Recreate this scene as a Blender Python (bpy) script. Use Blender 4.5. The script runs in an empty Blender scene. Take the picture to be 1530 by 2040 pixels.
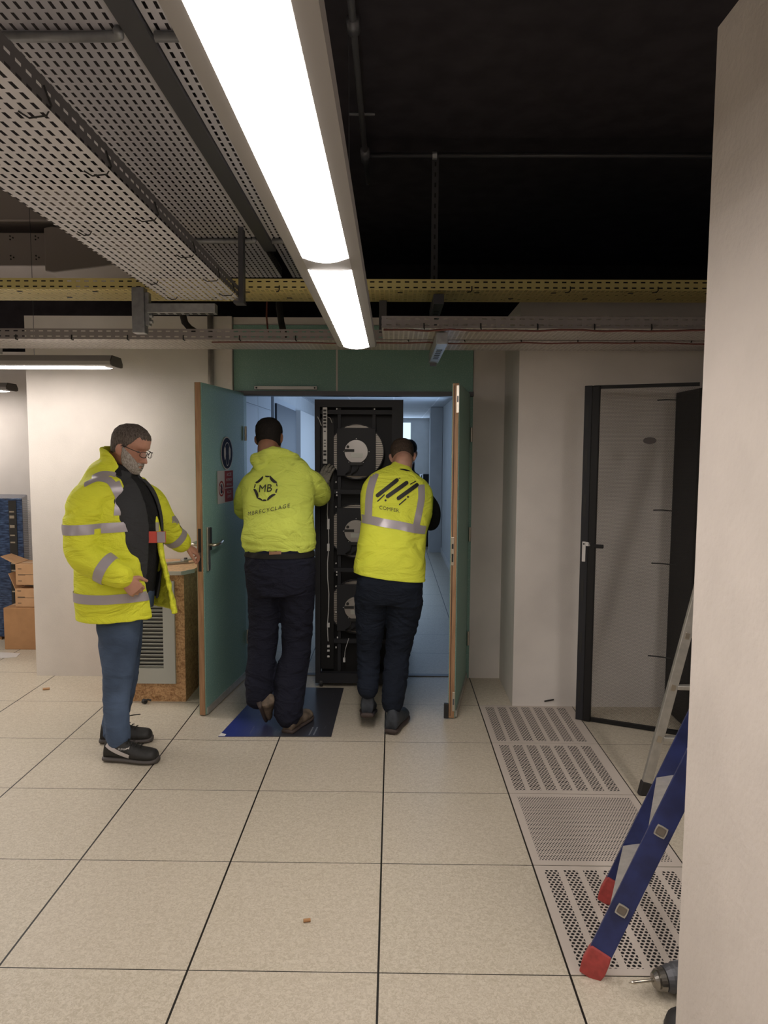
import bpy, bmesh, math, random
from mathutils import Vector, Matrix, noise
from mathutils.bvhtree import BVHTree

random.seed(7)
S = bpy.context.scene
COL = S.collection
V = Vector

# ------------------------------------------------------------------ camera
F_PX = 1431.4
PITCH, YAW, ROLL, CAM_H = 0.0838649, -0.0117865, 0.0057278, 1.62893
cy, sy, cp, sp, cr, sr = (math.cos(YAW), math.sin(YAW), math.cos(PITCH), math.sin(PITCH), math.cos(ROLL), math.sin(ROLL))
FW = V((sy*cp, cy*cp, -sp))
R0 = V((cy, -sy, 0)); U0 = R0.cross(FW)
RT = R0*cr + U0*sr; UP = -R0*sr + U0*cr
cam_d = bpy.data.cameras.new('camera'); cam = bpy.data.objects.new('camera', cam_d); COL.objects.link(cam)
cam_d.sensor_fit = 'VERTICAL'; cam_d.sensor_height = 36.0; cam_d.lens = F_PX*36.0/2040.0
cam_d.clip_start = 0.02; cam_d.clip_end = 100
m = Matrix((RT, UP, -FW)).transposed().to_4x4(); m.translation = V((0, 0, CAM_H)); cam.matrix_world = m
S.camera = cam
CAMP = V((0, 0, CAM_H))
def at(px, py, Y):
    """point at depth Y that the photograph shows at px, py"""
    d = FW + RT*((px-765)/F_PX) + UP*((1020-py)/F_PX)
    return CAMP + d*(Y/d.y)

# ------------------------------------------------------------------ world and exposure
w = bpy.data.worlds.new('world'); S.world = w; w.use_nodes = True
w.node_tree.nodes['Background'].inputs[0].default_value = (0.6, 0.7, 1.0, 1)
w.node_tree.nodes['Background'].inputs[1].default_value = 0.02
S.view_settings.view_transform = 'Standard'; S.view_settings.look = 'None'
S.view_settings.exposure = 0.0; S.view_settings.gamma = 1.0
S.view_settings.use_curve_mapping = False
LAMP = 27.0          # luminaire diffuser strength
LAMP_COL = (1.0, 0.925, 0.87)
def area(name, loc, rot, sx, sy_, power, col):
    l = bpy.data.lights.new(name, 'AREA'); l.shape = 'RECTANGLE'; l.size = sx; l.size_y = sy_; l.energy = power; l.color = col
    o = bpy.data.objects.new(name, l); o.location = loc; o.rotation_euler = rot; COL.objects.link(o); return o
# area lights added for the corridor's daylight; its side windows are only assumed
area('corridor_daylight', (0.75, 8.6, 1.55), (0, math.radians(90), 0), 1.2, 3.0, 34, (0.48, 0.68, 1.0))
area('corridor_daylight_far', (-0.1, 15.4, 1.5), (math.radians(-90), 0, 0), 1.6, 1.8, 22, (0.55, 0.74, 1.0))

# ------------------------------------------------------------------ material helpers
MATS = {}
class NT:
    def __init__(s, name):
        s.mat = bpy.data.materials.new(name); s.mat.use_nodes = True
        s.t = s.mat.node_tree; s.n = s.t.nodes; s.l = s.t.links
        s.b = s.n['Principled BSDF']; s.out = s.n['Material Output']
    def put(s, sock, v):
        if isinstance(v, (int, float)): sock.default_value = v
        elif isinstance(v, tuple): sock.default_value = v if len(v) == 4 or sock.type == 'VECTOR' else (*v, 1)
        else: s.l.new(v, sock)
    def m(s, op, a, b=0.0, c=0.0, clamp=False):
        n = s.n.new('ShaderNodeMath'); n.operation = op; n.use_clamp = clamp
        s.put(n.inputs[0], a); s.put(n.inputs[1], b)
        if op in ('MULTIPLY_ADD', 'SMOOTH_MIN'): s.put(n.inputs[2], c)
        return n.outputs[0]
    def co(s):
        n = s.n.new('ShaderNodeTexCoord'); return n.outputs['Object']
    def xyz(s):
        n = s.n.new('ShaderNodeSeparateXYZ'); s.l.new(s.co(), n.inputs[0]); return n.outputs
    def mapv(s, scale=(1, 1, 1), rot=(0, 0, 0)):
        n = s.n.new('ShaderNodeMapping'); n.inputs['Scale'].default_value = scale; n.inputs['Rotation'].default_value = rot
        s.l.new(s.co(), n.inputs[0]); return n.outputs[0]
    def noise(s, scale, detail=3, vec=None, rough=.5, dist=0.0):
        n = s.n.new('ShaderNodeTexNoise'); n.inputs['Scale'].default_value = scale; n.inputs['Detail'].default_value = detail
        n.inputs['Roughness'].default_value = rough; n.inputs['Distortion'].default_value = dist
        s.l.new(vec if vec else s.co(), n.inputs['Vector']); return n.outputs['Fac']
    def ramp(s, f, a, b, ca, cb):
        n = s.n.new('ShaderNodeValToRGB'); n.color_ramp.elements[0].position = a; n.color_ramp.elements[1].position = b
        n.color_ramp.elements[0].color = (*ca, 1); n.color_ramp.elements[1].color = (*cb, 1); s.l.new(f, n.inputs[0]); return n.outputs[0]
    def mix(s, f, a, b):
        n = s.n.new('ShaderNodeMix'); n.data_type = 'RGBA'
        s.put(n.inputs[0], f); s.put(n.inputs[6], a); s.put(n.inputs[7], b); return n.outputs[2]
    def bump(s, h, strength=.3, dist=.01):
        n = s.n.new('ShaderNodeBump'); n.inputs['Strength'].default_value = strength; n.inputs['Distance'].default_value = dist
        s.l.new(h, n.inputs['Height']); s.l.new(n.outputs[0], s.b.inputs['Normal'])
    def base(s, c, rough=.6, metal=0.0, spec=.5):
        s.put(s.b.inputs['Base Color'], c); s.b.inputs['Roughness'].default_value = rough
        s.b.inputs['Metallic'].default_value = metal; s.b.inputs['Specular IOR Level'].default_value = spec
    def holes(s, mask):
        t = s.n.new('ShaderNodeBsdfTransparent'); x = s.n.new('ShaderNodeMixShader')
        s.l.new(mask, x.inputs[0]); s.l.new(s.b.outputs[0], x.inputs[1]); s.l.new(t.outputs[0], x.inputs[2]); s.l.new(x.outputs[0], s.out.inputs[0])
    def slots(s, u, v, pu, pv, wu, wv, stagger=.5):
        row = s.m('FLOOR', s.m('DIVIDE', v, pv))
        odd = s.m('MULTIPLY', s.m('FLOORED_MODULO', row, 2.0), stagger)
        fu = s.m('FRACT', s.m('ADD', s.m('DIVIDE', u, pu), odd)); fv = s.m('FRACT', s.m('DIVIDE', v, pv))
        du = s.m('ABSOLUTE', s.m('SUBTRACT', fu, .5)); dv = s.m('ABSOLUTE', s.m('SUBTRACT', fv, .5))
        return s.m('MULTIPLY', s.m('LESS_THAN', du, wu/pu/2), s.m('LESS_THAN', dv, wv/pv/2))
    def dots(s, u, v, pu, pv, r):
        row = s.m('FLOOR', s.m('DIVIDE', v, pv)); odd = s.m('MULTIPLY', s.m('FLOORED_MODULO', row, 2.0), .5)
        fu = s.m('MULTIPLY', s.m('SUBTRACT', s.m('FRACT', s.m('ADD', s.m('DIVIDE', u, pu), odd)), .5), pu)
        fv = s.m('MULTIPLY', s.m('SUBTRACT', s.m('FRACT', s.m('DIVIDE', v, pv)), .5), pv)
        d = s.m('ADD', s.m('MULTIPLY', fu, fu), s.m('MULTIPLY', fv, fv)); return s.m('LESS_THAN', d, r*r)

def plain(name, c, rough=.6, metal=0.0, spec=.5, nz=0.0, nscale=40, bump=0.0, bscale=200, cvar=None):
    k = NT(name); k.base(c, rough, metal, spec)
    if nz:
        d = tuple(x*(1-nz) for x in c); l = tuple(min(1, x*(1+nz)) for x in c)
        k.put(k.b.inputs['Base Color'], k.ramp(k.noise(nscale, 4), .35, .65, d, l))
    if bump: k.bump(k.noise(bscale, 3), bump, .004)
    MATS[name] = k.mat; return k.mat
def emit(name, c, st):
    k = NT(name); e = k.n.new('ShaderNodeEmission'); e.inputs[0].default_value = (*c, 1); e.inputs[1].default_value = st
    k.l.new(e.outputs[0], k.out.inputs[0]); return k.mat

M_wall = plain('plaster_offwhite', (.66, .615, .57), .85, spec=.2, nz=.05, nscale=3, bump=.22, bscale=190)
M_wallr = plain('plaster_troweled', (.60, .545, .50), .85, spec=.2, nz=.04, nscale=5, bump=.55, bscale=60)
M_black = plain('ceiling_black', (.040, .036, .041), .95, spec=.1, nz=.15, nscale=8)
def teal():
    k = NT('teal_laminate'); f = k.noise(230, 2, rough=.7)
    c = k.ramp(f, .57, .72, (.19, .335, .28), (.46, .58, .51)); k.base(c, .5, spec=.4); return k.mat
M_teal = teal()
def floor_mat():
    k = NT('floor_tiles'); x, y, z = k.xyz()
    u = k.m('DIVIDE', k.m('SUBTRACT', x, -0.0348), .6); v = k.m('DIVIDE', k.m('SUBTRACT', y, 2.1238), .6)
    du = k.m('ABSOLUTE', k.m('SUBTRACT', k.m('FRACT', k.m('ADD', u, .5)), .5)); dv = k.m('ABSOLUTE', k.m('SUBTRACT', k.m('FRACT', k.m('ADD', v, .5)), .5))
    ln = k.m('MAXIMUM', k.m('LESS_THAN', du, .0058), k.m('LESS_THAN', dv, .0032))
    f1 = k.noise(75, 5, rough=.65, dist=1.2); c = k.ramp(f1, .40, .60, (.44, .385, .295), (.57, .51, .41))
    f2 = k.noise(120, 3, rough=.6, dist=2.5); c = k.mix(k.m('MULTIPLY', k.m('GREATER_THAN', f2, .60), .38), c, (.30, .25, .18)); f3 = k.noise(140, 3, rough=.6, dist=2.0); c = k.mix(k.m('MULTIPLY', k.m('LESS_THAN', f3, .38), .5), c, (.68, .63, .55))
    # each panel has its own slight tone
    cell = k.m('FRACT', k.m('MULTIPLY', k.m('SINE', k.m('ADD', k.m('MULTIPLY', k.m('FLOOR', u), 12.9), k.m('MULTIPLY', k.m('FLOOR', v), 78.2))), 43.7))
    c = k.mix(k.m('MULTIPLY', cell, .10), c, (.62, .53, .44))
    c = k.mix(ln, c, (.012, .010, .008)); k.base(c, .42, spec=.35); k.bump(k.noise(90, 4), .12, .003); return k.mat
M_floor = floor_mat()
def perf_panel(name, x0, kind):
    k = NT(name); x, y, z = k.xyz(); u = k.m('SUBTRACT', x, x0)
    inb = k.m('LESS_THAN', k.m('ABSOLUTE', k.m('SUBTRACT', u, .3)), .265)
    fy = k.m('MULTIPLY', k.m('FRACT', k.m('DIVIDE', k.m('SUBTRACT', y, 2.1238), .6)), .6)
    inb = k.m('MULTIPLY', inb, k.m('LESS_THAN', k.m('ABSOLUTE', k.m('SUBTRACT', fy, .3)), .268))
    if kind == 'fine': mk = k.dots(x, y, .0125, .0109, .0036)
    else:
        mk = k.dots(x, y, .0175, .0148, .0059)
        fb = k.m('FRACT', k.m('DIVIDE', k.m('SUBTRACT', u, .037), .0757)); mk = k.m('MULTIPLY', mk, k.m('LESS_THAN', fb, .70))
    mk = k.m('MULTIPLY', mk, inb); c = k.mix(mk, (.52, .455, .40), (.008, .007, .007)); k.base(c, .5, spec=.3); return k.mat
M_pband = perf_panel('floor_panel_banded', .5652, 'band'); M_pfine = perf_panel('floor_panel_fine', .5652, 'fine')
def tray_mat(name, c, axis, pu, pv, wu, wv, metal=.5, rough=.5, off=0.0):
    k = NT(name); o = k.xyz(); k.base(c, rough, metal)
    u, v = (o[0], o[1]) if axis == 'y' else ((o[1], o[0]) if axis == 'x' else (o[2], o[0]) if axis == 'sx' else (o[2], o[1]))
    if off: u = k.m('SUBTRACT', u, off)
    k.holes(k.slots(u, v, pu, pv, wu, wv, .5 if axis == 'x' else 0.0)); return k.mat
STEEL = (.59, .575, .62)
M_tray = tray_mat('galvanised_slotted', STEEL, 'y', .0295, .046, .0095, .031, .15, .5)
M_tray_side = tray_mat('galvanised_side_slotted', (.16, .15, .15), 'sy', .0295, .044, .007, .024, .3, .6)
M_ytray = tray_mat('yellow_slotted', (.84, .70, .28), 'x', .029, .026, .007, .017, .1, .5)
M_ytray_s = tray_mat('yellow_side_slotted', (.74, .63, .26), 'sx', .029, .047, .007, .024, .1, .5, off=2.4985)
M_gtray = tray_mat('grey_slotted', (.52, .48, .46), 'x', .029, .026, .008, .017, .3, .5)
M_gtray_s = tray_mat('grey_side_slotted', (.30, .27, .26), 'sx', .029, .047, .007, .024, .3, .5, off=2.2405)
M_zinc = plain('zinc', (.36, .37, .38), .42, .7, nz=.12, nscale=30)
M_zincd = plain('dark_zinc', (.11, .11, .12), .5, .5)
M_pipe = plain('pipe_grey', (.13, .13, .14), .4, .3)
M_pipeb = plain('pipe_black', (.05, .05, .055), .35, .2)
M_lampbody = plain('lamp_body', (.30, .285, .275), .6, .0)
M_lamp = emit('lamp_diffuser', LAMP_COL, LAMP)
M_lampup = emit('lamp_uplight', LAMP_COL, 3.0)
M_cap = plain('lamp_end_cap', (.07, .06, .05), .4, .3)
M_chrome = plain('brushed_steel', (.55, .50, .42), .28, .9)
M_rack = plain('rack_black', (.012, .0115, .0115), .5, spec=.25)
M_rackg = plain('rack_dark_grey', (.024, .024, .027), .55, spec=.25)
M_alu = plain('aluminium', (.44, .42, .38), .4, .6, nz=.1, nscale=25)
M_white = plain('white_plastic', (.62, .60, .58), .5)
def grille_mat():
    k = NT('fan_louvres'); o = k.xyz(); f = k.m('FRACT', k.m('DIVIDE', o[2], .0125)); g = k.m('LESS_THAN', f, .3)
    k.base(k.mix(g, (.40, .36, .31), (.03, .03, .03)), .45, .5); return k.mat
M_grille = grille_mat()
def wood(name, a, b, sc, st=(1, 1, .08)):
    k = NT(name); f = k.noise(sc, 5, k.mapv(st), dist=.6); k.base(k.ramp(f, .35, .65, a, b), .55); return k.mat
M_doorwood = wood('door_edge_wood', (.28, .15, .075), (.40, .23, .12), 60)
def osb():
    k = NT('chipboard'); f = k.noise(19, 4, k.mapv((1, 1, 1.6), (.4, .5, .8)), rough=.7, dist=2.0)
    g = k.noise(70, 2, k.mapv((2.2, 1, .7), (0, .9, 0)), dist=1.0)
    c = k.ramp(f, .36, .62, (.22, .10, .035), (.52, .30, .14)); c = k.mix(k.m('MULTIPLY', k.m('GREATER_THAN', g, .58), .5), c, (.60, .40, .20))
    k.base(c, .5); return k.mat
M_osb = osb()
M_worktop = plain('chipboard_top', (.55, .33, .17), .5, nz=.2, nscale=60)
M_edge = plain('grey_edge_band', (.44, .42, .38), .5)
M_vent = plain('vent_grey', (.42, .42, .38), .45, .3)
M_card = plain('cardboard', (.50, .30, .16), .8, nz=.06, nscale=12, spec=.2)
M_card2 = plain('cardboard_brown', (.40, .22, .105), .8, nz=.06, nscale=12, spec=.2)
M_tape = plain('packing_tape', (.62, .44, .28), .3)
M_ink = plain('ink_black', (.015, .014, .012), .6)
M_inkb = plain('ink_print', (.09, .06, .04), .7)
def wrap():
    k = NT('blue_wrap'); f = k.noise(18, 4, k.mapv((1, 1, 4))); o = k.xyz()
    g = k.m('LESS_THAN', k.m('FRACT', k.m('DIVIDE', o[2], .02)), .25)
    c = k.ramp(f, .35, .7, (.008, .018, .05), (.06, .11, .22)); k.base(k.mix(k.m('MULTIPLY', g, .5), c, (.01, .015, .04)), .25); return k.mat
M_wrap = wrap()
def mat_sheet():
    k = NT('floor_sheet'); o = k.xyz(); f = k.noise(9, 5, k.mapv((1, .35, 1))); n2 = k.noise(40, 4, k.mapv((1, .2, 1)))
    s_ = k.m('ADD', k.m('MULTIPLY', k.m('ADD', o[0], .80), 4.0), k.m('MULTIPLY', f, .9), clamp=True)
    c = k.mix(s_, (.022, .032, .19), (.035, .035, .042)); c = k.mix(k.m('MULTIPLY', k.m('GREATER_THAN', n2, .66), .15), c, (.25, .25, .3)); k.base(c, .3); return k.mat
M_sheet = mat_sheet()
M_bluerail = plain('blue_rail', (.018, .028, .115), .38, .1, nz=.25, nscale=14)
M_red = plain('red_foot', (.34, .045, .04), .5, nz=.15, nscale=50)
M_redsign = plain('sign_red', (.26, .03, .025), .7, spec=.15)
M_signw = plain('sign_white', (.50, .46, .45), .7)
M_navysign = plain('sign_navy', (.012, .012, .03), .7, spec=.15)
M_blackrub = plain('rubber_black', (.016, .015, .015), .6)
M_panelw = plain('corridor_panel', (.50, .52, .55), .5)
M_corrwall = plain('corridor_wall', (.56, .56, .56), .7, nz=.04, nscale=5)
M_corrdark = plain('corridor_door_dark', (.045, .055, .075), .45)
def ceil_mat():
    k = NT('ceiling_tiles'); o = k.xyz()
    a = k.m('LESS_THAN', k.m('FRACT', k.m('DIVIDE', o[0], .6)), .03); b = k.m('LESS_THAN', k.m('FRACT', k.m('DIVIDE', o[1], .6)), .03)
    k.base(k.mix(k.m('MAXIMUM', a, b), k.ramp(k.noise(90, 3), .35, .65, (.42, .44, .47), (.55, .57, .6)), (.66, .67, .7)), .8); return k.mat
M_ceilt = ceil_mat()
M_window = emit('window_daylight', (.66, .83, 1.0), 1.3)
M_noticeglow = emit('notice_glow', (.55, .75, 1.0), 1.0)  # the notice's brightness is put in as emission; it is no lamp
# clothes and skin
def fabric(name, c, rough=.8, wr=.5, sc=9, em=0.0, nz=.12, st=(1, 1, 2.2)):
    k = NT(name); f = k.noise(sc, 5, k.mapv(st, (.2, .5, .3)), dist=.8)
    k.base(k.ramp(k.noise(sc*.5, 3), .3, .7, tuple(x*(1-nz) for x in c), tuple(min(1, x*(1+nz*.6)) for x in c)), rough, spec=.2)
    h = k.m('ADD', f, k.m('MULTIPLY', k.noise(400, 2), .05)); k.bump(h, wr, .05); MATS[name] = k.mat; return k.mat
M_hoodie = fabric('fabric_lime', (.62, .71, .12), .85, .9, 7)
M_jacket = fabric('fabric_hivis_yellow', (.76, .78, .05), .6, .9, 6)
M_vest = fabric('fabric_hivis_vest', (.75, .79, .075), .7, .9, 5)
M_jeansb = fabric('denim_blue', (.075, .11, .18), .85, .25, 9, nz=.45)
M_trous = fabric('trousers_navy', (.011, .012, .022), .9, .6, 9)
M_jeansk = fabric('denim_black', (.010, .014, .024), .9, .5, 10, nz=.3)
M_dark = fabric('sweater_black', (.016, .016, .017), .9, .4, 9)
M_dark2 = fabric('gilet_charcoal', (.040, .041, .043), .85, .35, 9)
M_reflect = plain('reflective_grey', (.38, .34, .36), .35, .2, bump=.1, bscale=60)
M_glove = fabric('glove_grey', (.26, .24, .20), .9, .5, 40)
def skin(name, a, b):
    k = NT(name); k.base(k.ramp(k.noise(9, 3), .35, .65, a, b), .5, spec=.35)
    k.b.inputs['Subsurface Weight'].default_value = .08; k.b.inputs['Subsurface Radius'].default_value = (.01, .004, .002); k.bump(k.noise(180, 3), .12, .002); return k.mat
M_skinA = skin('skin_fair', (.40, .19, .125), (.52, .28, .20))
M_skinB = skin('skin_tan', (.22, .105, .06), (.30, .15, .09))
M_skinC = skin('skin_light', (.42, .22, .155), (.50, .28, .20))
def hair(name, a, b, sc=160):
    k = NT(name); f = k.noise(sc, 4, k.mapv((1, 1, .35)), rough=.7); k.base(k.ramp(f, .35, .65, a, b), .8, spec=.15); k.bump(f, .7, .004); return k.mat
M_hairA = hair('hair_grey_brown', (.055, .042, .035), (.17, .14, .12)); M_beard = hair('beard_grey', (.20, .16, .13), (.50, .46, .42), 220)
M_hairB = hair('hair_black', (.010, .009, .008), (.022, .018, .016)); M_hairC = hair('hair_brown', (.035, .024, .018), (.085, .06, .045))
M_shoek = plain('shoe_black', (.016, .015, .014), .6, nz=.2, nscale=60); M_sole = plain('shoe_sole', (.07, .06, .055), .6)
M_shoetan = plain('shoe_worn_tan', (.12, .09, .065), .8, nz=.4, nscale=25, bump=.3, bscale=60); M_shoegrey = plain('shoe_slate', (.032, .038, .048), .7, nz=.2, nscale=40)
M_soleb = plain('sole_brown_black', (.05, .035, .03), .7); M_leather = plain('belt_black', (.014, .013, .012), .7, spec=.2); M_patch = plain('leather_patch', (.24, .12, .06), .6)
M_glass = NT('lens_glass'); M_glass.base((.8, .8, .8), .05); M_glass.b.inputs['Alpha'].default_value = .08; M_glass = M_glass.mat
M_eye = plain('eye_shaded', (.20, .15, .13), .3)
M_badge = plain('badge_red', (.55, .07, .05), .35); M_badgew = plain('badge_photo', (.30, .26, .28), .35)

# ------------------------------------------------------------------ mesh builder
def frame_axes(d):
    d = d.normalized(); a = V((0, 0, 1)) if abs(d.z) < .9 else V((0, 1, 0)); x = a.cross(d).normalized(); return x, d.cross(x).normalized()
class B:
    def __init__(s): s.v = []; s.f = []
    def add(s, vs, fs):
        n = len(s.v); s.v += [V(p) for p in vs]; s.f += [tuple(i+n for i in f) for f in fs]; return s
    def box(s, a, b):
        x0, y0, z0 = a; x1, y1, z1 = b
        return s.add([(x0, y0, z0), (x1, y0, z0), (x1, y1, z0), (x0, y1, z0), (x0, y0, z1), (x1, y0, z1), (x1, y1, z1), (x0, y1, z1)],
                     [(0, 3, 2, 1), (4, 5, 6, 7), (0, 1, 5, 4), (1, 2, 6, 5), (2, 3, 7, 6), (3, 0, 4, 7)])
    def obox(s, c, ax, ay, az):
        """box around centre c with half-extent vectors ax, ay, az"""
        c = V(c); ps = [c+ax*i+ay*j+az*k for k in (-1, 1) for (i, j) in ((-1, -1), (1, -1), (1, 1), (-1, 1))]
        return s.add(ps, [(0, 3, 2, 1), (4, 5, 6, 7), (0, 1, 5, 4), (1, 2, 6, 5), (2, 3, 7, 6), (3, 0, 4, 7)])
    def bar(s, p, q, wx, wy, upv=None):
        p, q = V(p), V(q); d = q-p; x, y = frame_axes(d)
        if upv is not None: x = V(upv).cross(d).normalized(); y = d.normalized().cross(x)
        return s.obox((p+q)/2, x*wx/2, y*wy/2, d/2)
    def prism(s, poly, ext):
        n = len(poly); ps = [V(p) for p in poly]; ext = V(ext)
        return s.add(ps+[p+ext for p in ps], [tuple(range(n))[::-1], tuple(range(n, 2*n))]+[(i, (i+1) % n, (i+1) % n+n, i+n) for i in range(n)])
    def rings(s, rs, cap=True, closed=True):
        n = len(rs[0]); vs = [p for r in rs for p in r]; fs = []
        for i in range(len(rs)-1):
            for j in range(n if closed else n-1):
                k = (j+1) % n; fs.append((i*n+j, i*n+k, (i+1)*n+k, (i+1)*n+j))
        if cap: fs += [tuple(range(n))[::-1], tuple(range((len(rs)-1)*n, len(rs)*n))]
        return s.add(vs, fs)
    def cyl(s, p, q, r, n=16, r2=None):
        p, q = V(p), V(q); x, y = frame_axes(q-p); r2 = r if r2 is None else r2
        return s.rings([[c+(x*math.cos(t)+y*math.sin(t))*rr for t in [2*math.pi*i/n for i in range(n)]] for c, rr in ((p, r), (q, r2))])
    def tube(s, pts, r, n=8):
        pts = [V(p) for p in pts]; rs = []
        for i, p in enumerate(pts):
            d = (pts[min(i+1, len(pts)-1)]-pts[max(i-1, 0)]); x, y = frame_axes(d)
            if i and (x.dot(px) < 0): x, y = -x, -y
            px = x; rs.append([p+(x*math.cos(t)+y*math.sin(t))*r for t in [2*math.pi*k/n for k in range(n)]])
        return s.rings(rs)
    def ball(s, c, a, b, d, n=20, k=12):
        """ellipsoid with axis vectors a, b, d"""
        rs = [[V(c)+a*math.cos(t)*math.sin(ph)+b*math.sin(t)*math.sin(ph)-d*math.cos(ph) for t in [2*math.pi*i/n for i in range(n)]] for ph in [math.pi*(j+.02)/(k+.04) for j in range(k+1)]]
        return s.rings(rs)
    def build(s, name, mat, parent=None, smooth=False, bevel=0.0, label=None, disp=None):
        me = bpy.data.meshes.new(name); me.from_pydata([tuple(p) for p in s.v], [], s.f); me.update()
        bm = bmesh.new(); bm.from_mesh(me); bmesh.ops.recalc_face_normals(bm, faces=bm.faces)
        if bevel: bmesh.ops.bevel(bm, geom=list(bm.edges), offset=bevel, segments=2, affect='EDGES', profile=.5)
        bm.to_mesh(me); bm.free()
        return link(name, me, mat, parent, smooth, label)
def link(name, me, mat, parent=None, smooth=False, label=None):
    me.materials.clear(); me.materials.append(mat)
    if smooth: me.polygons.foreach_set('use_smooth', [True]*len(me.polygons))
    o = bpy.data.objects.new(name, me); COL.objects.link(o)
    if parent is not None:
        o.parent = parent
        if parent.type == 'EMPTY': o.matrix_parent_inverse = Matrix.Translation(-parent.location)
    if label: o['label'] = label
    return o
def thing(name, label, cat, loc, group=None):
    o = bpy.data.objects.new(name, None); o.empty_display_size = .1; o.location = loc; COL.objects.link(o)
    return tag(o, label, cat, group)
def tag(o, label, cat, group=None, kind=None):
    o['label'] = label; o['category'] = cat
    if group: o['group'] = group
    if kind: o['kind'] = kind
    return o
def struct(name, b, mat, label, cat='structure', **k):
    o = b.build(name, mat, **k); o['kind'] = 'structure'; o['label'] = label; o['category'] = cat; return o

# ------------------------------------------------------------------ the room shell
X0, X1, YB, ZC = -5.5, 3.2, -3.2, 3.4
WT = 2.555           # top of the partition walls
struct('floor', B().box((X0, YB, -.06), (X1, 5.12, 0)).box((X0, 5.12, -.06), (-2.57, 7.0, 0)), M_floor, 'speckled beige raised floor panels with dark joints', 'floor')
struct('floor_corridor', B().box((-1.6, 5.12, -.06), (2.0, 16, 0)), M_floor, 'tiled floor of the dim blue corridor beyond the doors', 'floor')
struct('ceiling', B().box((X0, YB, ZC), (X1, 7.1, ZC+.1)), M_black, 'black soffit high above the cable trays', 'ceiling')
struct('wall_back_left', B().box((-2.565, 5.05, 0), (-1.12, 5.17, WT)), M_wall, 'off-white partition wall behind the bearded man', 'wall')
struct('wall_back_recess', B().box((.56, 5.09, 0), (.78, 5.19, WT)), M_wall, 'narrow off-white wall beside the right door leaf', 'wall')
struct('wall_back_right', B().box((.78, 4.52, 0), (X1, 5.19, WT)), M_wall, 'off-white wall behind the open mesh rack door', 'wall')
struct('wall_far_left', B().box((X0, 6.9, 0), (-2.45, 7.0, WT)), M_wall, 'shaded far wall behind the wrapped stack and boxes', 'wall')
struct('wall_alcove_side', B().box((-2.565, 5.17, 0), (-2.45, 6.9, WT)), M_wall, 'hidden side wall of the left alcove', 'wall')
struct('wall_right', B().box((.703, YB+.02, 0), (.83, 1.66, WT)), M_wallr, 'rough plastered foreground wall filling the right edge', 'wall')
struct('wall_left', B().box((X0-.1, YB, 0), (X0, 7.0, ZC)), M_wall, 'left wall outside the picture', 'wall')
struct('wall_behind', B().box((X0, YB-.1, 0), (X1, YB, ZC)), M_wall, 'wall behind the camera', 'wall')
struct('wall_side_right', B().box((X1, YB, 0), (X1+.1, 5.19, ZC)), M_wall, 'far right wall outside the picture', 'wall')
struct('wall_upper_back', B().box((X0, 7.0, WT), (X1, 7.1, ZC)).box((X1, 5.19, WT), (X1+.1, 7.1, ZC)).box((X0-.1, 7.0, WT), (X0, 7.1, ZC)), M_black, 'black back of the ceiling void', 'wall')
# corridor shell
cb = B(); cb.box((-1.25, 5.17, 2.345), (1.0, 15.6, 2.40)); struct('ceiling_corridor', cb, M_ceilt, 'tiled ceiling of the corridor', 'ceiling')
struct('wall_corridor_right', B().box((.80, 5.19, 0), (.90, 15.6, 2.345)), M_corrwall, 'right corridor wall lit blue by daylight', 'wall')
struct('wall_corridor_left', B().box((-1.40, 5.17, 0), (-1.21, 15.6, 2.345)), M_corrwall, 'left corridor wall behind panels', 'wall')
struct('wall_corridor_end', B().box((-1.25, 15.5, 0), (.20, 15.6, 2.345)).box((.20, 15.5, 0), (.9, 15.6, 1.2)).box((.38, 15.5, 1.2), (.9, 15.6, 2.345)).box((.20, 15.5, 2.25), (.38, 15.6, 2.345)), M_corrwall, 'far end wall of the corridor', 'wall')
b = B(); b.box((.20, 15.52, 1.2), (.38, 15.56, 2.25)); struct('window_1', b, M_window, 'bright daylight window at the far end of the corridor', 'window')
struct('baseboard_corridor', B().box((.785, 5.3, 0), (.80, 15.4, .09)), M_white, 'pale skirting along the right corridor wall', 'baseboard')
struct('trim_1', B().box((-1.05, 5.11, .0), (.54, 5.16, .006)), M_zincd, 'dark threshold bar on the floor of the double doorway', 'threshold')

# header over the doors, frame, posts
struct('trim_2', B().box((-1.115, 5.07, 2.045), (-.40, 5.17, 2.50)).box((-.388, 5.07, 2.045), (.555, 5.17, 2.50)), M_teal, 'teal laminate panel over the double doors', 'door panel')
struct('trim_3', B().box((-.40, 5.068, 2.045), (-.388, 5.17, 2.50)).box((-1.115, 5.08, 2.50), (.56, 5.17, WT)), M_wall, 'pale joint and head strip around the teal overpanel', 'trim')
struct('trim_4', B().box((-1.12, 5.055, 2.015), (.56, 5.15, 2.047)), M_zincd, 'dark metal head of the door frame', 'door frame')
struct('trim_5', B().box((-1.12, 5.07, 0), (-1.05, 5.17, 2.015)), M_teal, 'teal left door post', 'door frame')
struct('trim_6', B().box((.505, 5.09, 0), (.56, 5.17, 2.015)), M_teal, 'teal right door post', 'door frame')
t = thing('door_closer_rail', 'grey metal closer rail screwed above the left side of the doorway', 'door closer', (-.72, 5.04, 2.07))
B().box((-.965, 5.03, 2.055), (-.53, 5.07, 2.078)).build('rail', M_white, t, bevel=.002)
for x in (-.95, -.545): B().cyl((x, 5.03, 2.066), (x, 5.026, 2.066), .006, 10).build('screw', M_ink, t)

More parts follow.
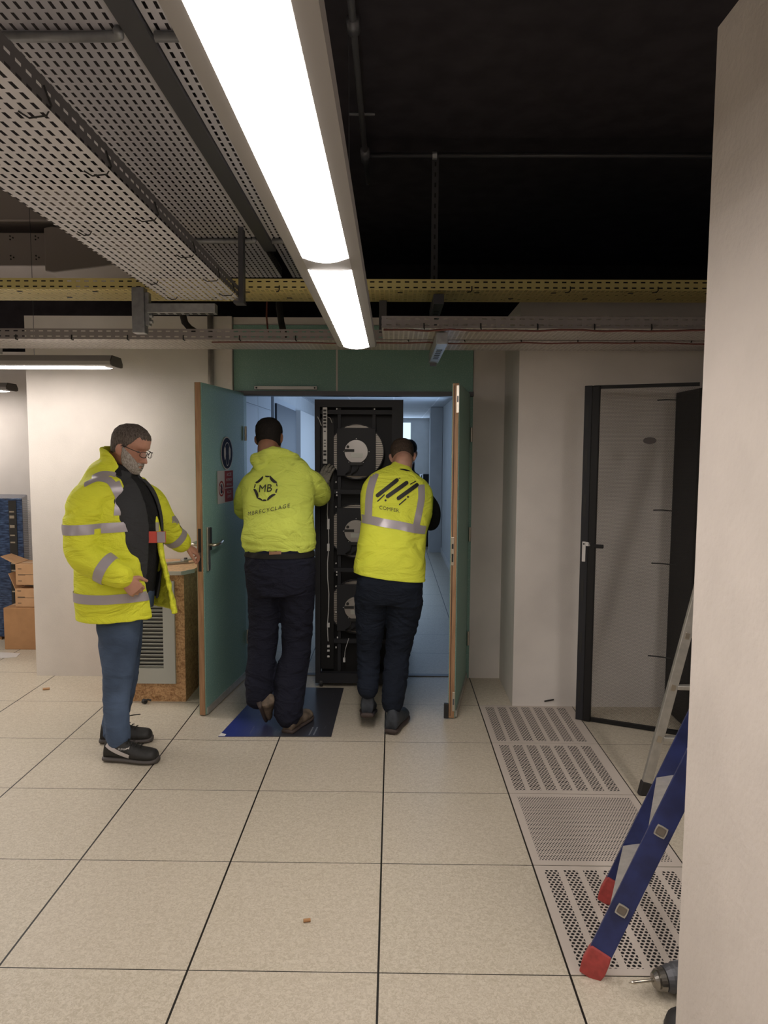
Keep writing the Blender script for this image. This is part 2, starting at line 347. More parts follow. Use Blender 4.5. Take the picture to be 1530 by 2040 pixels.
# corridor furniture: panels, dark door, bright door leaf
t = thing('corridor_cupboard', 'tall pale panelled cupboard on the left of the corridor', 'cupboard', (-1.2, 6.2, 0))
B().box((-1.209, 5.25, 0), (-1.19, 7.05, 2.34)).build('body', M_panelw, t)
for (a, c_) in ((5.27, 5.72), (5.73, 6.30), (6.31, 6.98)):
    B().box((-1.19, a, .02), (-1.178, c_, 2.005)).build('door', M_panelw, t, bevel=.002)
    B().box((-1.19, a, 2.02), (-1.178, c_, 2.335)).build('panel', M_panelw, t, bevel=.002)
t = thing('corridor_door', 'dark door standing in the left wall of the corridor', 'door', (-1.2, 7.8, 0))
B().box((-1.209, 7.1, 0), (-1.17, 8.66, 2.16)).build('door_frame', M_panelw, t)
B().box((-1.17, 7.16, 0), (-1.15, 8.58, 2.10)).build('door_leaf', M_corrdark, t)
t = thing('corridor_door_leaf', 'bright white door leaf on the left far down the corridor', 'door', (-1.1, 9.4, 0))
B().box((-1.2, 8.75, 0), (-1.12, 10.3, 2.12)).build('leaf', M_white, t); B().box((-1.205, 8.70, .9), (-1.11, 8.75, 1.35)).build('closer_bar', M_zinc, t)
o = B().box((-1.18, 11.0, 1.0), (-1.16, 12.1, 1.62)).build('wall_notice', M_noticeglow); tag(o, 'pale notice panel given a glow on the left wall deep in the corridor', 'notice')
for i, (ya, z1) in enumerate(((12.3, 1.25), (13.3, 1.2))):
    o = B().box((.52, ya, 0), (.78, ya+.5, z1)).build('corridor_cabinet', M_corrdark if i else M_rackg, bevel=.01)
    tag(o, ('nearer' if not i else 'further')+' low dark cabinet against the right wall deep in the corridor', 'cabinet')
o = B().box((.60, 11.6, 0), (.795, 11.9, 2.34)).build('corridor_pillar', M_corrwall); tag(o, 'grey pillar projecting from the right corridor wall', 'pillar')
o = B().box((-.58, 6.5, 2.338), (-.38, 9.5, 2.349)).build('corridor_ceiling_strip', M_white); tag(o, 'pale strip running along the corridor ceiling', 'ceiling strip')
t = thing('corridor_downlight', 'round unlit downlight in the corridor ceiling above the rack', 'ceiling light', (-.13, 8.0, 2.33))
B().cyl((-.19, 7.4, 2.345), (-.19, 7.4, 2.33), .12, 28).build('trim_ring', M_zinc, t); B().cyl((-.19, 7.4, 2.331), (-.19, 7.4, 2.325), .09, 28).build('diffuser', M_white, t)

# ------------------------------------------------------------------ double doors (door_1, door_2)
def quadplane(h, l):   # hinge and lead corner on plan
    h, l = V((*h, 0)), V((*l, 0)); d = (l-h).normalized(); return h, l, d
def door(n, hinge, lead, nrm, mat_label):
    h, l, d = quadplane(hinge, lead); t = .044
    nrm = V((*nrm, 0)).normalized(); nrm = (nrm - d*nrm.dot(d)).normalized()
    root = thing('door_%d' % n, mat_label, 'door', (h.x, h.y, 0)); root['kind'] = 'structure'
    L = (l-h).length; c = (h+l)/2; Z = V((0, 0, 1))
    B().obox(c-nrm*t/2+Z*1.02, d*(L/2-.004), nrm*(t/2-.004), Z*1.008).build('core', M_doorwood, root)
    B().obox(c-nrm*.003+Z*1.02, d*(L/2), nrm*.003, Z*1.012).build('face_panel', M_teal, root, label='teal laminate door face')
    B().obox(c-nrm*(t-.003)+Z*1.02, d*(L/2), nrm*.003, Z*1.012).build('back_panel', M_teal, root)
    B().obox(l-nrm*t/2+Z*1.02+d*.003, d*.005, nrm*(t/2-.005), Z*1.012).build('edge_strip', M_doorwood, root, label='bare brown wooden edge of the door')
    B().obox(c+nrm*.004+Z*.03, d*(L/2-.01), nrm*.005, Z*.02).build('bottom_seal', M_alu, root, label='pale metal seal strip along the foot of the door')
    for z in (.3, 1.05, 1.75): B().cyl(h+nrm*.012+Z*(z-.05), h+nrm*.012+Z*(z+.05), .009, 10).build('hinge', M_chrome, root)
    return root, h, l, d, nrm
Z = V((0, 0, 1))
dr, h, l, d, n = door(1, (-1.045, 5.055), (-1.137, 4.29), (1, 0), 'left door leaf with teal face, round and red signs, steel lever')
# lever set on the teal face, twin set on the other face
for sgn, off in ((1, 0.0), (-1, -.044)):
    q = l - d*.055 + n*off; nn = n*sgn
    esc = B().obox(q+nn*.007+Z*1.03, d*.020, nn*.007, Z*.135).build('lock_plate', M_chrome, dr, bevel=.003, label='brushed steel lock plate')
    if sgn == 1:
        B().obox(q-d*.022+nn*.009+Z*1.09, d*.016, nn*.009, Z*.07).build('key_reader', M_blackrub, esc, bevel=.004)
    B().tube([q+nn*.01+Z*1.055, q+nn*.05+Z*1.055, q-d*.02*1+nn*.058+Z*1.056, q-d*.07+nn*.058+Z*1.058, q-d*.125+nn*.05+Z*1.066], .0095, 12).build('lever', M_chrome, esc, smooth=True)
B().obox(l+d*.009-n*.022+Z*1.03, d*.0015, n*.009, Z*.13).build('mortice_plate', M_blackrub, dr)
B().obox(l+d*.011-n*.022+Z*1.0, d*.003, n*.006, Z*.016).build('latch', M_chrome, dr)
# signs: discs and rectangles lying on the door face
def on_door(Yv, z, off=.002):
    s_ = (Yv-h.y)/(l.y-h.y); p = h.lerp(l, s_); return V((p.x, p.y, z))+n*off
sg = B(); c0 = on_door(4.70, 1.612)
def disc(c, r0, r1, off, seg=40, sy_=1.0):
    b_ = B(); ring = lambda r: [c+n*off-d*math.cos(t)*r+Z*math.sin(t)*r*sy_ for t in [2*math.pi*i/seg for i in range(seg)]]
    b_.add(ring(r0)+ring(r1)+[p-n*.001 for p in ring(r1)], [(i, (i+1) % seg, (i+1) % seg+seg, i+seg) for i in range(seg)]+[(i+seg, (i+1) % seg+seg, (i+1) % seg+2*seg, i+2*seg) for i in range(seg)]); return b_
def dpoly(c, pts, off, th=.0008):
    return B().prism([c+n*off-d*x+Z*y for x, y in pts], n*-th)
t = thing('round_door_sign', 'round dark navy pictogram sign with pale rim on the left door', 'sign', c0)
dpoly(c0, [(math.cos(a)*.108, math.sin(a)*.108) for a in [2*math.pi*i/48 for i in range(48)]], .002).build('rim', M_signw, t)
dpoly(c0, [(math.cos(a)*.100, math.sin(a)*.100) for a in [2*math.pi*i/48 for i in range(48)]], .003).build('disc', M_navysign, t)
for s_ in (-1, 1):
    b = B(); b.add(*[(lambda q_: ([c0+n*.0042-d*x*s_+Z*y for x, y in q_], [tuple(range(len(q_)))]))([(.030, .035), (.045, .045), (.062, .028), (.062, -.02), (.048, -.045), (.034, -.035), (.026, 0)])][0])
    b.build('ear_muff', M_signw, t)
b = B(); N_ = 24; rr = []
for r in (.068, .062):
    rr.append([c0+n*.0042-d*math.cos(a)*r*.78+Z*(math.sin(a)*r+.004) for a in [math.pi*(.08+.84*i/N_) for i in range(N_+1)]])
b.rings(rr, cap=False, closed=False).build('headband', M_signw, t)
b = B(); rr = []
for r in (1.0, .9):
    rr.append([c0+n*.0042-d*(math.cos(a)*.034*r)+Z*(math.sin(a)*.078*r-.006) for a in [math.pi+math.pi*i/N_ for i in range(N_+1)]])
b.rings(rr, cap=False, closed=False).build('face_outline', M_signw, t)
c1 = on_door(4.665, 1.396)
t = thing('access_door_sign', 'rectangular white and red access sign below the round sign', 'sign', c1)
dpoly(c1, [(-.145, -.105), (.145, -.105), (.145, .105), (-.145, .105)], .002).build('plate', M_signw, t)
dpoly(c1, [(-.015, -.10), (.142, -.10), (.142, .102), (-.015, .102)], .003).build('red_field', M_redsign, t)
dpoly(c1, [(-.015, -.012), (.142, -.012), (.142, -.007), (-.015, -.007)], .0038).build('divider', M_signw, t)
cc = c1-d*-.078+Z*-.01
cc = c1 + d*.078 - Z*.01
b = disc(cc, .050, .040, .0035); b.add([cc+n*.0035-d*x+Z*y for x, y in ((-.036, .03), (-.03, .036), (.036, -.03), (.03, -.036))], [(0, 1, 2, 3)]); b.build('prohibition_ring', M_redsign, t)
dpoly(cc, [(-.012, -.03), (.014, -.03), (.020, .0), (.012, .028), (.0, .03), (-.006, .012), (-.014, 0)], .003).build('figure', M_navysign, t)
def flat_text(txt, size, c, xd, yd, nd, mat, parent, name='lettering', align='CENTER', off=.0, sub=0, bvh=None, proj=None, spacing=1.0, offp=.004, shear=None):
    cu = bpy.data.curves.new('t', 'FONT'); cu.body = txt; cu.size = size; cu.align_x = align; cu.space_character = spacing; cu.resolution_u = 3
    tmp = bpy.data.objects.new('t', cu); COL.objects.link(tmp); dg = bpy.context.evaluated_depsgraph_get(); dg.update()
    me = bpy.data.meshes.new_from_object(tmp.evaluated_get(dg)); bpy.data.objects.remove(tmp); bpy.data.curves.remove(cu)
    bm = bmesh.new(); bm.from_mesh(me); bmesh.ops.triangulate(bm, faces=bm.faces)
    if sub: bmesh.ops.subdivide_edges(bm, edges=bm.edges, cuts=sub, use_grid_fill=True)
    for v in bm.verts:
        p = V(c)+xd*v.co.x+yd*v.co.y
        if bvh:
            hit = bvh.ray_cast(p-proj*.6, proj, 1.5)
            if hit[0]: p = hit[0]-proj*(offp+.002)
        v.co = p
    bm.to_mesh(me); bm.free(); return link(name, me, mat, parent)
for txt, z, s_ in (('ACCES', .068, .030), ('INTERDIT', .034, .026), ('PERSONNEL', .006, .018), ('ACCES', -.046, .026), ('LIMITE', -.075, .024)):
    flat_text(txt, s_, c1-d*.064+Z*z+n*.004, -d, Z, n, M_signw, t)
LH, LL, LD, LN = h, l, d, n
# right leaf
dr, h, l, d, n = door(2, (.536, 5.06), (.392, 4.285), (1, 0), 'right door leaf standing open, teal face and pale wood edge')
E0 = l+d*.008-n*.022
B().obox(l+d*.004-n*.030+Z*1.02, d*.006, n*.0015, Z*1.0).build('rebate_groove', M_blackrub, dr)
for z0, z1, nm in ((1.86, 2.02, 'flush_bolt'), (.05, .17, 'flush_bolt')):
    bb = B().obox(E0+n*.012+Z*(z0+z1)/2+d*.001, d*.002, n*.008, Z*(z1-z0)/2).build(nm, M_chrome, dr, bevel=.001); B().obox(E0+n*.012+Z*((z0+z1)/2)+d*.004, d*.002, n*.004, Z*.018).build('bolt_lever', M_zincd, bb)
bb = B().obox(E0-n*.006+Z*1.035+d*.001, d*.002, n*.009, Z*.085).build('strike_plate', M_chrome, dr, bevel=.001)
for z0 in (1.065, .995): B().obox(E0-n*.006+Z*z0+d*.0035, d*.001, n*.005, Z*(.015 if z0 > 1.03 else .025)).build('latch_hole', M_ink, bb)
B().obox(E0-n*.032+Z*.05+d*-.004, d*.012, n*.014, Z*.045).build('corner_seal', M_blackrub, dr)

# ------------------------------------------------------------------ perforated floor panels
for i, (j, mt, lb) in enumerate(((3, M_pband, 'banded perforated metal floor panel furthest from the camera, by the wall'), (2, M_pband, 'banded perforated metal floor panel between the far panel and the fine-holed one'),
                             (1, M_pfine, 'floor panel with a field of fine holes'), (0, M_pband, 'banded perforated metal floor panel under the blue ladder'))):
    y0 = 2.1238+.6*j
    o = B().box((.5652+.003, y0+.003, -.02), (1.1652-.003, y0+.597, .0015)).build('perforated_floor_panel', mt); tag(o, lb, 'floor panel', 'perforated floor panels')

# ------------------------------------------------------------------ luminaires
def luminaire(p, axis, length, lens, label, group, hang=None):
    """underside centre line starts at p and runs along axis; lens = list of (a, b) diffuser spans"""
    p = V(p); a = V(axis); s_ = a.cross(Z); root = thing('linear_luminaire', label, 'ceiling light', p, group)
    prof = [(-.095, .008), (-.064, .002), (.064, .002), (.095, .008), (.098, .03), (.07, .068), (-.07, .068), (-.098, .03)]
    B().prism([p+s_*x+Z*z for x, z in prof], a*length).build('housing', M_lampbody, root)
    for u in (-.006, length): B().prism([p+a*u+s_*x*1.02+Z*z for x, z in prof], a*.006).build('end_cap', M_cap, root)
    N = 14
    for (u0, u1) in lens:
        rs = []
        for u, k in ((u0, .0), (u0+.008, .8), (u0+.02, 1), (u1-.02, 1), (u1-.008, .8), (u1, 0)):
            rs.append([p+a*(u+.028*math.sin(math.pi*i/N))+s_*(-.063+.126*i/N)+Z*(.0015-.010*k*math.sin(math.pi*i/N)**.7) for i in range(N+1)])
        B().rings(rs, cap=False, closed=False).build('diffuser', M_lamp, root, smooth=True, label='glowing white diffuser')
        B().prism([p+a*(u0+.05)+s_*x+Z*.0685 for x in (-.03, .03)]+[p+a*(u1-.05)+s_*x+Z*.0685 for x in (.03, -.03)], Z*.002).build('upper_diffuser', M_lampup, root)
    for u in (hang or ()):
        B().tube([p+a*u+Z*.068, p+a*u+V((.004, 0, .5)), p+a*u+Z*(ZC-p.z)], .0018, 6).build('hanging_wire', M_zincd, root)
    return root
luminaire((-.186, -2.62, 2.15), (0, 1, 0), 6.32, [(.02, 1.58), (1.60, 3.14), (3.16, 4.62), (4.745, 6.28)], 'long suspended luminaire running overhead towards the doors', 'suspended luminaires', (1.0, 3.9, 5.6))
luminaire((-1.76, 4.60, 2.15), (-1, 0, 0), 3.2, [(.045, 1.55), (1.60, 3.13)], 'suspended luminaire crossing in front of the left wall', 'suspended luminaires', (.52, 2.6))
luminaire((-3.42, 6.47, 2.15), (-1, 0, 0), 1.9, [(.05, 1.85)], 'small far luminaire at the left edge, deep in the alcove', 'suspended luminaires', (.4,))
luminaire((1.75, .75, 2.15), (0, 1, 0), 1.95, [(.03, 1.92)], 'added unseen luminaire beyond the foreground wall on the right', 'suspended luminaires', (.4,))  # extra fitting added to brighten the doors and right-hand walls
luminaire((-2.9, 2.3, 2.15), (0, 1, 0), 1.62, [(.03, 1.59)], 'added unseen luminaire over the left aisle', 'suspended luminaires', (.4,))  # assumed fitting, added to brighten the left side
luminaire((-2.9, -1.8, 2.15), (0, 1, 0), 3.2, [(.03, 1.58), (1.61, 3.17)], 'added unseen luminaire row to the left behind the camera', 'suspended luminaires', (.4,))  # assumed row, added for brightness from behind the camera

# ------------------------------------------------------------------ cable trays
def tray(name, a, b_, h_, mb, ms, label, cat='cable tray', lip=None, group=None):
    """bottom sheet from corner a to b_ (z = a.z), side rails of height h_ on the long edges"""
    x0, y0, z0 = a; x1, y1 = b_; root = thing(name, label, cat, ((x0+x1)/2, (y0+y1)/2, z0), group)
    B().add([(x0, y0, z0), (x1, y0, z0), (x1, y1, z0), (x0, y1, z0), (x0, y0, z0+.0015), (x1, y0, z0+.0015), (x1, y1, z0+.0015), (x0, y1, z0+.0015)],
            [(0, 3, 2, 1)]).build('bottom_sheet', mb, root)
    if x1-x0 > y1-y0:
        for y in (y0, y1): B().add([(x0, y, z0), (x1, y, z0), (x1, y, z0+h_), (x0, y, z0+h_)], [(0, 1, 2, 3)]).build('side_rail', ms, root)
    else:
        for x in (x0, x1): B().add([(x, y0, z0), (x, y1, z0), (x, y1, z0+h_), (x, y0, z0+h_)], [(0, 1, 2, 3)]).build('side_rail', ms, root)
    return root
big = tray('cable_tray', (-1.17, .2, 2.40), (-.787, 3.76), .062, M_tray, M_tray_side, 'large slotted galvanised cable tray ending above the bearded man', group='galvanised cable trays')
for y in (1.7, 2.05, 2.45, 2.9, 3.3, 3.6):
    B().tube([(-.86, y, 2.398), (-.845, y+.02, 2.392), (-.80, y+.01, 2.393), (-.783, y, 2.41), (-.785, y-.03, 2.44)], .0022, 6).build('cable_tie', M_blackrub, big)
for y, x in ((2.6, -1.12), (3.35, -1.13), (3.68, -1.14)):
    B().tube([(x, y, 2.397), (x+.015, y+.02, 2.39), (x+.04, y+.01, 2.39), (x+.05, y, 2.398)], .0022, 6).build('cable_tie', M_blackrub, big)
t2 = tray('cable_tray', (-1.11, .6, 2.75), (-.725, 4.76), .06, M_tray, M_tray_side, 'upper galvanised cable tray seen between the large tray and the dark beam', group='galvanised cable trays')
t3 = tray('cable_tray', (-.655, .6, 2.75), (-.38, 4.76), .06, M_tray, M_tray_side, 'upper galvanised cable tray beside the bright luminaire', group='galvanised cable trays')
t = thing('ceiling_beam', 'dark grey steel beam between the two upper cable trays', 'beam', (-.69, 3, 2.73))
B().box((-.722, .6, 2.735), (-.658, 4.1, 2.80)).build('flange', M_zincd, t)
for y in (2.02, 3.90):
    for x0, x1 in ((-1.09, -.728), (-.645, -.39)):
        o = B().tube([(x0, y, 2.7345), (x1-.03, y, 2.7345), (x1-.012, y-.006, 2.7345), (x1-.006, y-.03, 2.7345)], .014, 8).build('tray_support', M_zinc, smooth=True)
        tag(o, '%s bent steel support bar under the upper tray %s' % ('nearer' if y < 3 else 'further', 'by the large tray' if x0 < -1 else 'by the luminaire'), 'support bar', 'bent support bars under the upper trays')
t = thing('tray_hanger', 'narrow dark U-shaped hanger holding the end of the large cable tray', 'hanger', (-.78, 3.7, 2.4))
B().box((-.785, 3.70, 2.387), (-.760, 3.72, 2.748)).build('near_leg', M_zincd, t); B().box((-.780, 3.75, 2.387), (-.764, 3.775, 2.748)).build('far_leg', M_zincd, t)
B().box((-.812, 3.70, 2.375), (-.760, 3.775, 2.387)).build('foot', M_zincd, t)
t = thing('tray_bracket', 'grey steel channel bracket carrying the end of the large tray', 'bracket', (-1.25, 3.7, 2.3))
B().box((-1.365, 3.80, 2.24), (-1.30, 3.86, 2.475)).build('upright', M_zinc, t, bevel=.003); B().box((-1.30, 3.81, 2.28), (-1.278, 3.85, 2.45)).build('bolt_plate', M_zinc, t, bevel=.002)
arm = B().box((-1.28, 3.78, 2.34), (-.925, 3.84, 2.388)).build('arm', M_zinc, t, bevel=.002, label='horizontal slotted arm')
for i in range(8): B().box((-1.26+i*.042, 3.795, 2.3385), (-1.235+i*.042, 3.825, 2.3405)).build('slot', M_ink, arm)
for z in (2.30, 2.33, 2.37): B().cyl((-1.277, 3.82, z), (-1.262, 3.82, z), .011, 6).build('bolt', M_zinc, t)
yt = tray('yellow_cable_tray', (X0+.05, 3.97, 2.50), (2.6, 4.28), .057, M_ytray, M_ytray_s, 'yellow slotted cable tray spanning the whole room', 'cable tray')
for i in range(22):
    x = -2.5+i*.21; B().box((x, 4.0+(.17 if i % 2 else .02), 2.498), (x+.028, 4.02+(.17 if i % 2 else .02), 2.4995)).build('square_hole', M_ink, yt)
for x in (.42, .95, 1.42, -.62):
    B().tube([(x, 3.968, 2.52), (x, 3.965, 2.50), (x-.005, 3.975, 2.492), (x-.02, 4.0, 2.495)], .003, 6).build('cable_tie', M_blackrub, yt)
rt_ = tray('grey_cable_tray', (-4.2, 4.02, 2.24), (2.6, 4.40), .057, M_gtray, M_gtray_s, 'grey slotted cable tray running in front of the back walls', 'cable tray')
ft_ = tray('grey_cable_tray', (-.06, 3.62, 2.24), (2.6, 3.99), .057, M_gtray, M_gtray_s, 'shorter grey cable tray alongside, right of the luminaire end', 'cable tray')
for i in range(14):
    x = -2.4+i*.31; B().tube([(x, 4.018, 2.262), (x, 4.014, 2.238), (x+.004, 4.03, 2.236)], .0035, 6).build('cable_tie', M_blackrub, rt_)
for i in range(6):
    x = .15+i*.28; B().tube([(x, 3.618, 2.262), (x, 3.614, 2.238), (x+.004, 3.63, 2.236)], .0035, 6).build('cable_tie', M_blackrub, ft_)
def wavy(p, q, amp, n_=14, seed=1):
    r_ = random.Random(seed); p, q = V(p), V(q)
    return [p.lerp(q, i/n_)+V((0, r_.uniform(-amp, amp), r_.uniform(-amp, amp)*.6)) for i in range(n_+1)]
M_redcable = plain('cable_red_brown', (.16, .05, .04), .5)
o = B().tube(wavy((-.05, 3.595, 2.225), (1.9, 3.60, 2.228), .007, 18, 3), .005, 8).build('thin_cable', M_redcable, smooth=True); tag(o, 'thin reddish brown cable tied along the front of the near grey tray', 'cable')
o = B().tube(wavy((-1.0, 4.005, 2.222), (1.9, 4.005, 2.226), .006, 22, 5), .004, 8).build('thin_cable', M_redcable, smooth=True); tag(o, 'thin reddish cable tied along the rear grey tray behind the first', 'cable')
o = B().tube([at(532, 598, 4.3), at(531, 630, 4.3), at(534, 664, 4.2)], .005, 8).build('drop_cable', M_redcable, smooth=True); tag(o, 'thin orange-red cable dropping behind the yellow tray over the teal panel', 'cable')
o = B().tube([at(556, 575, 4.45), at(556, 610, 4.45), at(560, 640, 4.4), at(566, 668, 4.2)], .020, 10).build('thick_black_cable', M_blackrub, smooth=True); tag(o, 'thick black cable dropping to the grey tray in front of the teal panel', 'cable')
t = thing('capped_cable', 'black cable curving down from a blue-capped conduit above the left wall', 'cable', at(366, 625, 4.2))
B().tube([at(363, 622, 4.2), at(368, 642, 4.2), at(378, 654, 4.2), at(392, 663, 4.2)], .020, 10).build('cable', M_blackrub, t, smooth=True)
M_bluecap = plain('blue_cap', (.16, .24, .42), .3); B().cyl(at(365, 610, 4.2), at(369, 628, 4.2), .024, 14).build('blue_cap', M_bluecap, t, smooth=True)
t = thing('hanging_strut', 'perforated steel strut hanging from the ceiling with two arms', 'strut', (.24, 4.44, 2.2))
st_ = B().box((.222, 4.43, 2.15), (.262, 4.45, ZC)).build('upright', M_zincd, t)
for i in range(17): B().box((.237, 4.4285, 2.36+i*.06), (.247, 4.4305, 2.385+i*.06)).build('slot', M_ink, st_)
for z, y0 in ((2.455, 3.98), (2.195, 3.66)):
    a_ = B().box((.215, y0, z-.028), (.272, 4.44, z+.028 if z > 2.3 else z+.03)).build('arm', M_zinc if z < 2.3 else M_zincd, t, bevel=.003)
    for i in range(6): B().box((.228, y0+.2+i*.07, z-.0295), (.258, y0+.225+i*.07, z-.0275)).build('slot', M_ink, a_)
o = B().box((-.085, 4.23, 2.298), (-.04, 4.27, 2.499)).build('hanging_strut', M_zincd, bevel=.003); tag(o, 'short dark strut under the yellow tray, just right of the luminaire end', 'strut')
t = thing('ceiling_pipe', 'thin black pipe under the black ceiling running towards the doors', 'pipe', (-.14, 3.5, 3.3))
B().cyl((-.165, .8, 3.28), (-.165, 4.58, 3.28), .014, 12).build('main_run', M_pipe, t, smooth=True)
B().cyl((-.15, 4.17, 3.28), (2.9, 4.17, 3.28), .014, 12).build('branch', M_pipeb, t, smooth=True)
for p_, q_ in (((-.165, 4.10, 3.28), (-.165, 4.24, 3.28)), ((-.165, 2.9, 3.28), (-.165, 2.98, 3.28))): B().cyl(p_, q_, .026, 12).build('coupling', M_pipe, t, smooth=True)
B().cyl((.21, 4.17, 3.28), (.235, 4.17, 3.28), .022, 12).build('clamp', M_zinc, t); B().cyl((-.23, 3.70, 3.29), (-.10, 3.70, 3.29), .008, 8).build('rod', M_pipe, t)
# conduit on left wall
t = thing('wall_conduit', 'vertical grey conduit on the left wall beside the door', 'conduit', (-1.27, 5.03, 2.3))
B().cyl((-1.265, 5.035, 1.2), (-1.265, 5.035, 2.60), .021, 14).build('conduit_tube', M_alu, t, smooth=True)
o = B().box((-1.15, 5.046, 0), (-1.122, 5.05, WT)).build('trim_7', M_wall); o['kind'] = 'structure'; o['label'] = 'pale wall strip beside the door frame'; o['category'] = 'trim'
# air duct at upper left
t = thing('air_duct', 'off-white ventilation duct with a tapered end above the yellow tray', 'duct', (-2.4, 4.75, 2.9))
M_duct = plain('duct_paint', (.36, .32, .30), .7)
B().box((-3.6, 4.63, 2.785), (-2.195, 5.0, 2.99)).build('straight_section', M_duct, t, bevel=.006)
B().rings([[V((-2.19, 4.59, 2.745)), V((-2.19, 5.02, 2.745)), V((-2.19, 5.02, 3.01)), V((-2.19, 4.59, 3.01))], [V((-2.14, 4.59, 2.735)), V((-2.14, 5.02, 2.735)), V((-2.14, 5.02, 3.02)), V((-2.14, 4.59, 3.02))],
           [V((-1.9, 4.63, 2.775)), V((-1.9, 5.0, 2.775)), V((-1.9, 5.0, 3.0)), V((-1.9, 4.63, 3.0))], [V((-1.55, 4.7, 2.84)), V((-1.55, 4.95, 2.84)), V((-1.55, 4.95, 2.97)), V((-1.55, 4.7, 2.97))]]).build('tapered_section', M_duct, t, bevel=.008)
for x in (-2.40, -2.24):
    for z in (2.83, 2.95):
        b = B()
        for k in range(3): b.cyl((x+.012*math.cos(k*2.1), 4.6, z+.012*math.sin(k*2.1)), (x+.012*math.cos(k*2.1), 4.597, z+.012*math.sin(k*2.1)), .005, 8)
        b.build('bolt_cluster', M_ink, t)
o = B().box((-3.6, 4.63, 3.06), (-1.95, 5.0, 3.26)).build('upper_air_duct', M_duct, bevel=.01); tag(o, 'second off-white duct above the tapered duct, partly hidden by the large tray', 'duct')
o = B().box((-3.45, 4.75, 2.26), (-2.60, 4.82, 2.34)).build('ceiling_channel', M_lampbody); o.rotation_euler = (0, 0, 0); tag(o, 'pale metal channel at the left edge above the luminaire', 'channel')

# ------------------------------------------------------------------ chipboard cabinet
t = thing('chipboard_cabinet', 'chipboard cabinet with a grey louvred vent against the left wall', 'cabinet', (-1.52, 4.8, 0))
B().box((-1.86, 4.54, 0), (-1.335, 5.045, .838)).build('body', M_osb, t)
B().prism([(-1.88, 4.515, .838), (-1.345, 4.515, .838), (-1.29, 4.62, .838), (-1.29, 5.047, .838), (-1.88, 5.047, .838)], (0, 0, .022)).build('worktop', M_worktop, t, label='chipboard top with clipped corner')
B().prism([(-1.88, 4.510, .836), (-1.343, 4.510, .836), (-1.286, 4.618, .836), (-1.290, 4.62, .836), (-1.345, 4.515, .836), (-1.88, 4.515, .836)], (0, 0, .025)).build('edge_band', M_edge, t)
vt = B(); x0, x1, z0, z1 = -1.80, -1.395, .125, .795
for a, c_ in (((x0, z0), (x1, z0+.10)), ((x0, z1-.05), (x1, z1)), ((x0, z0+.10), (x0+.07, z1-.05)), ((x1-.075, z0+.10), (x1, z1-.05))): vt.box((a[0], 4.52, a[1]), (c_[0], 4.54, c_[1]))
vt = vt.build('vent_frame', M_vent, t, label='grey metal vent frame')
for i in range(21):
    z = z0+.108+i*.0245; B().obox((-1.597, 4.532, z), V((.128, 0, 0)), V((0, .008, -.0085)), V((0, .0012, .0014))).build('louvre', M_vent, vt)
B().box((x0+.06, 4.537, z0+.09), (x1-.07, 4.5395, z1-.04)).build('vent_backing', M_ink, vt)
t = thing('metal_arm', 'bare metal door-closer arm lying on the cabinet top', 'metal arm', (-1.4, 4.75, .86))
B().bar((-1.62, 4.70, .872), (-1.40, 4.86, .872), .035, .012).build('arm', M_alu, t, bevel=.002); B().bar((-1.43, 4.83, .884), (-1.36, 4.90, .886), .05, .01).build('end_plate', M_alu, t, bevel=.002)
B().cyl((-1.41, 4.845, .885), (-1.41, 4.845, .90), .012, 12).build('pivot', M_zincd, t)
# small litter
g = at(92, 1372, 4.83); g = CAMP+(g-CAMP)*((CAM_H-.008)/(CAM_H-g.z)); o = B().cyl(g-V((.02, .006, 0)), g+V((.02, .006, 0)), .008, 10)
o = o.build('wooden_plug', M_card); tag(o, 'small tan plug lying on the floor near the left wall', 'litter')
t = thing('castor_wheel', 'small broken black castor lying in front of the cabinet', 'castor', (-1.57, 4.50, 0))
B().cyl((-1.60, 4.50, .016), (-1.58, 4.49, .016), .016, 14).build('wheel', M_blackrub, t); B().tube([(-1.59, 4.49, .02), (-1.565, 4.485, .032), (-1.545, 4.49, .025)], .006, 6).build('stem', M_blackrub, t)
g = at(612, 1823, 2.37); o = B().cyl((g.x-.012, 2.36, .007), (g.x+.012, 2.365, .007), .006, 8).build('small_plug', M_card2); tag(o, 'small brown plug on the floor in the foreground', 'litter')
o = B().bar((.985, 4.515, .035), (1.045, 4.512, .048), .004, .008).build('wall_scratch', M_ink); tag(o, 'black splinter at the foot of the wall above the perforated panels', 'litter')
o = B().prism([(-3.4, 5.35, .001), (-2.95, 5.50, .001), (-2.97, 5.60, .001), (-3.4, 5.66, .001)], (0, 0, .003)).build('paper_sheet', M_white); tag(o, 'white paper sheet on the floor at the left edge', 'paper')
t = thing('floor_sheet', 'dark blue and black plastic sheet on the floor under the left worker', 'floor sheet', (-.65, 4.3, 0))
B().prism([(-.986, 3.97, .001), (-.341, 3.985, .001), (-.327, 4.835, .001), (-.88, 4.835, .001)], (0, 0, .003)).build('sheet', M_sheet, t)
B().prism([(-.986, 3.972, .004), (-.95, 3.972, .004), (-.945, 3.99, .007), (-.975, 3.995, .012)], (0, 0, .001)).build('torn_corner', M_white, t)
for x in (-.47, -.445): B().bar((x, 4.0, .0045), (x+.01, 4.12, .0045), .008, .001).build('scuff', M_zinc, t)

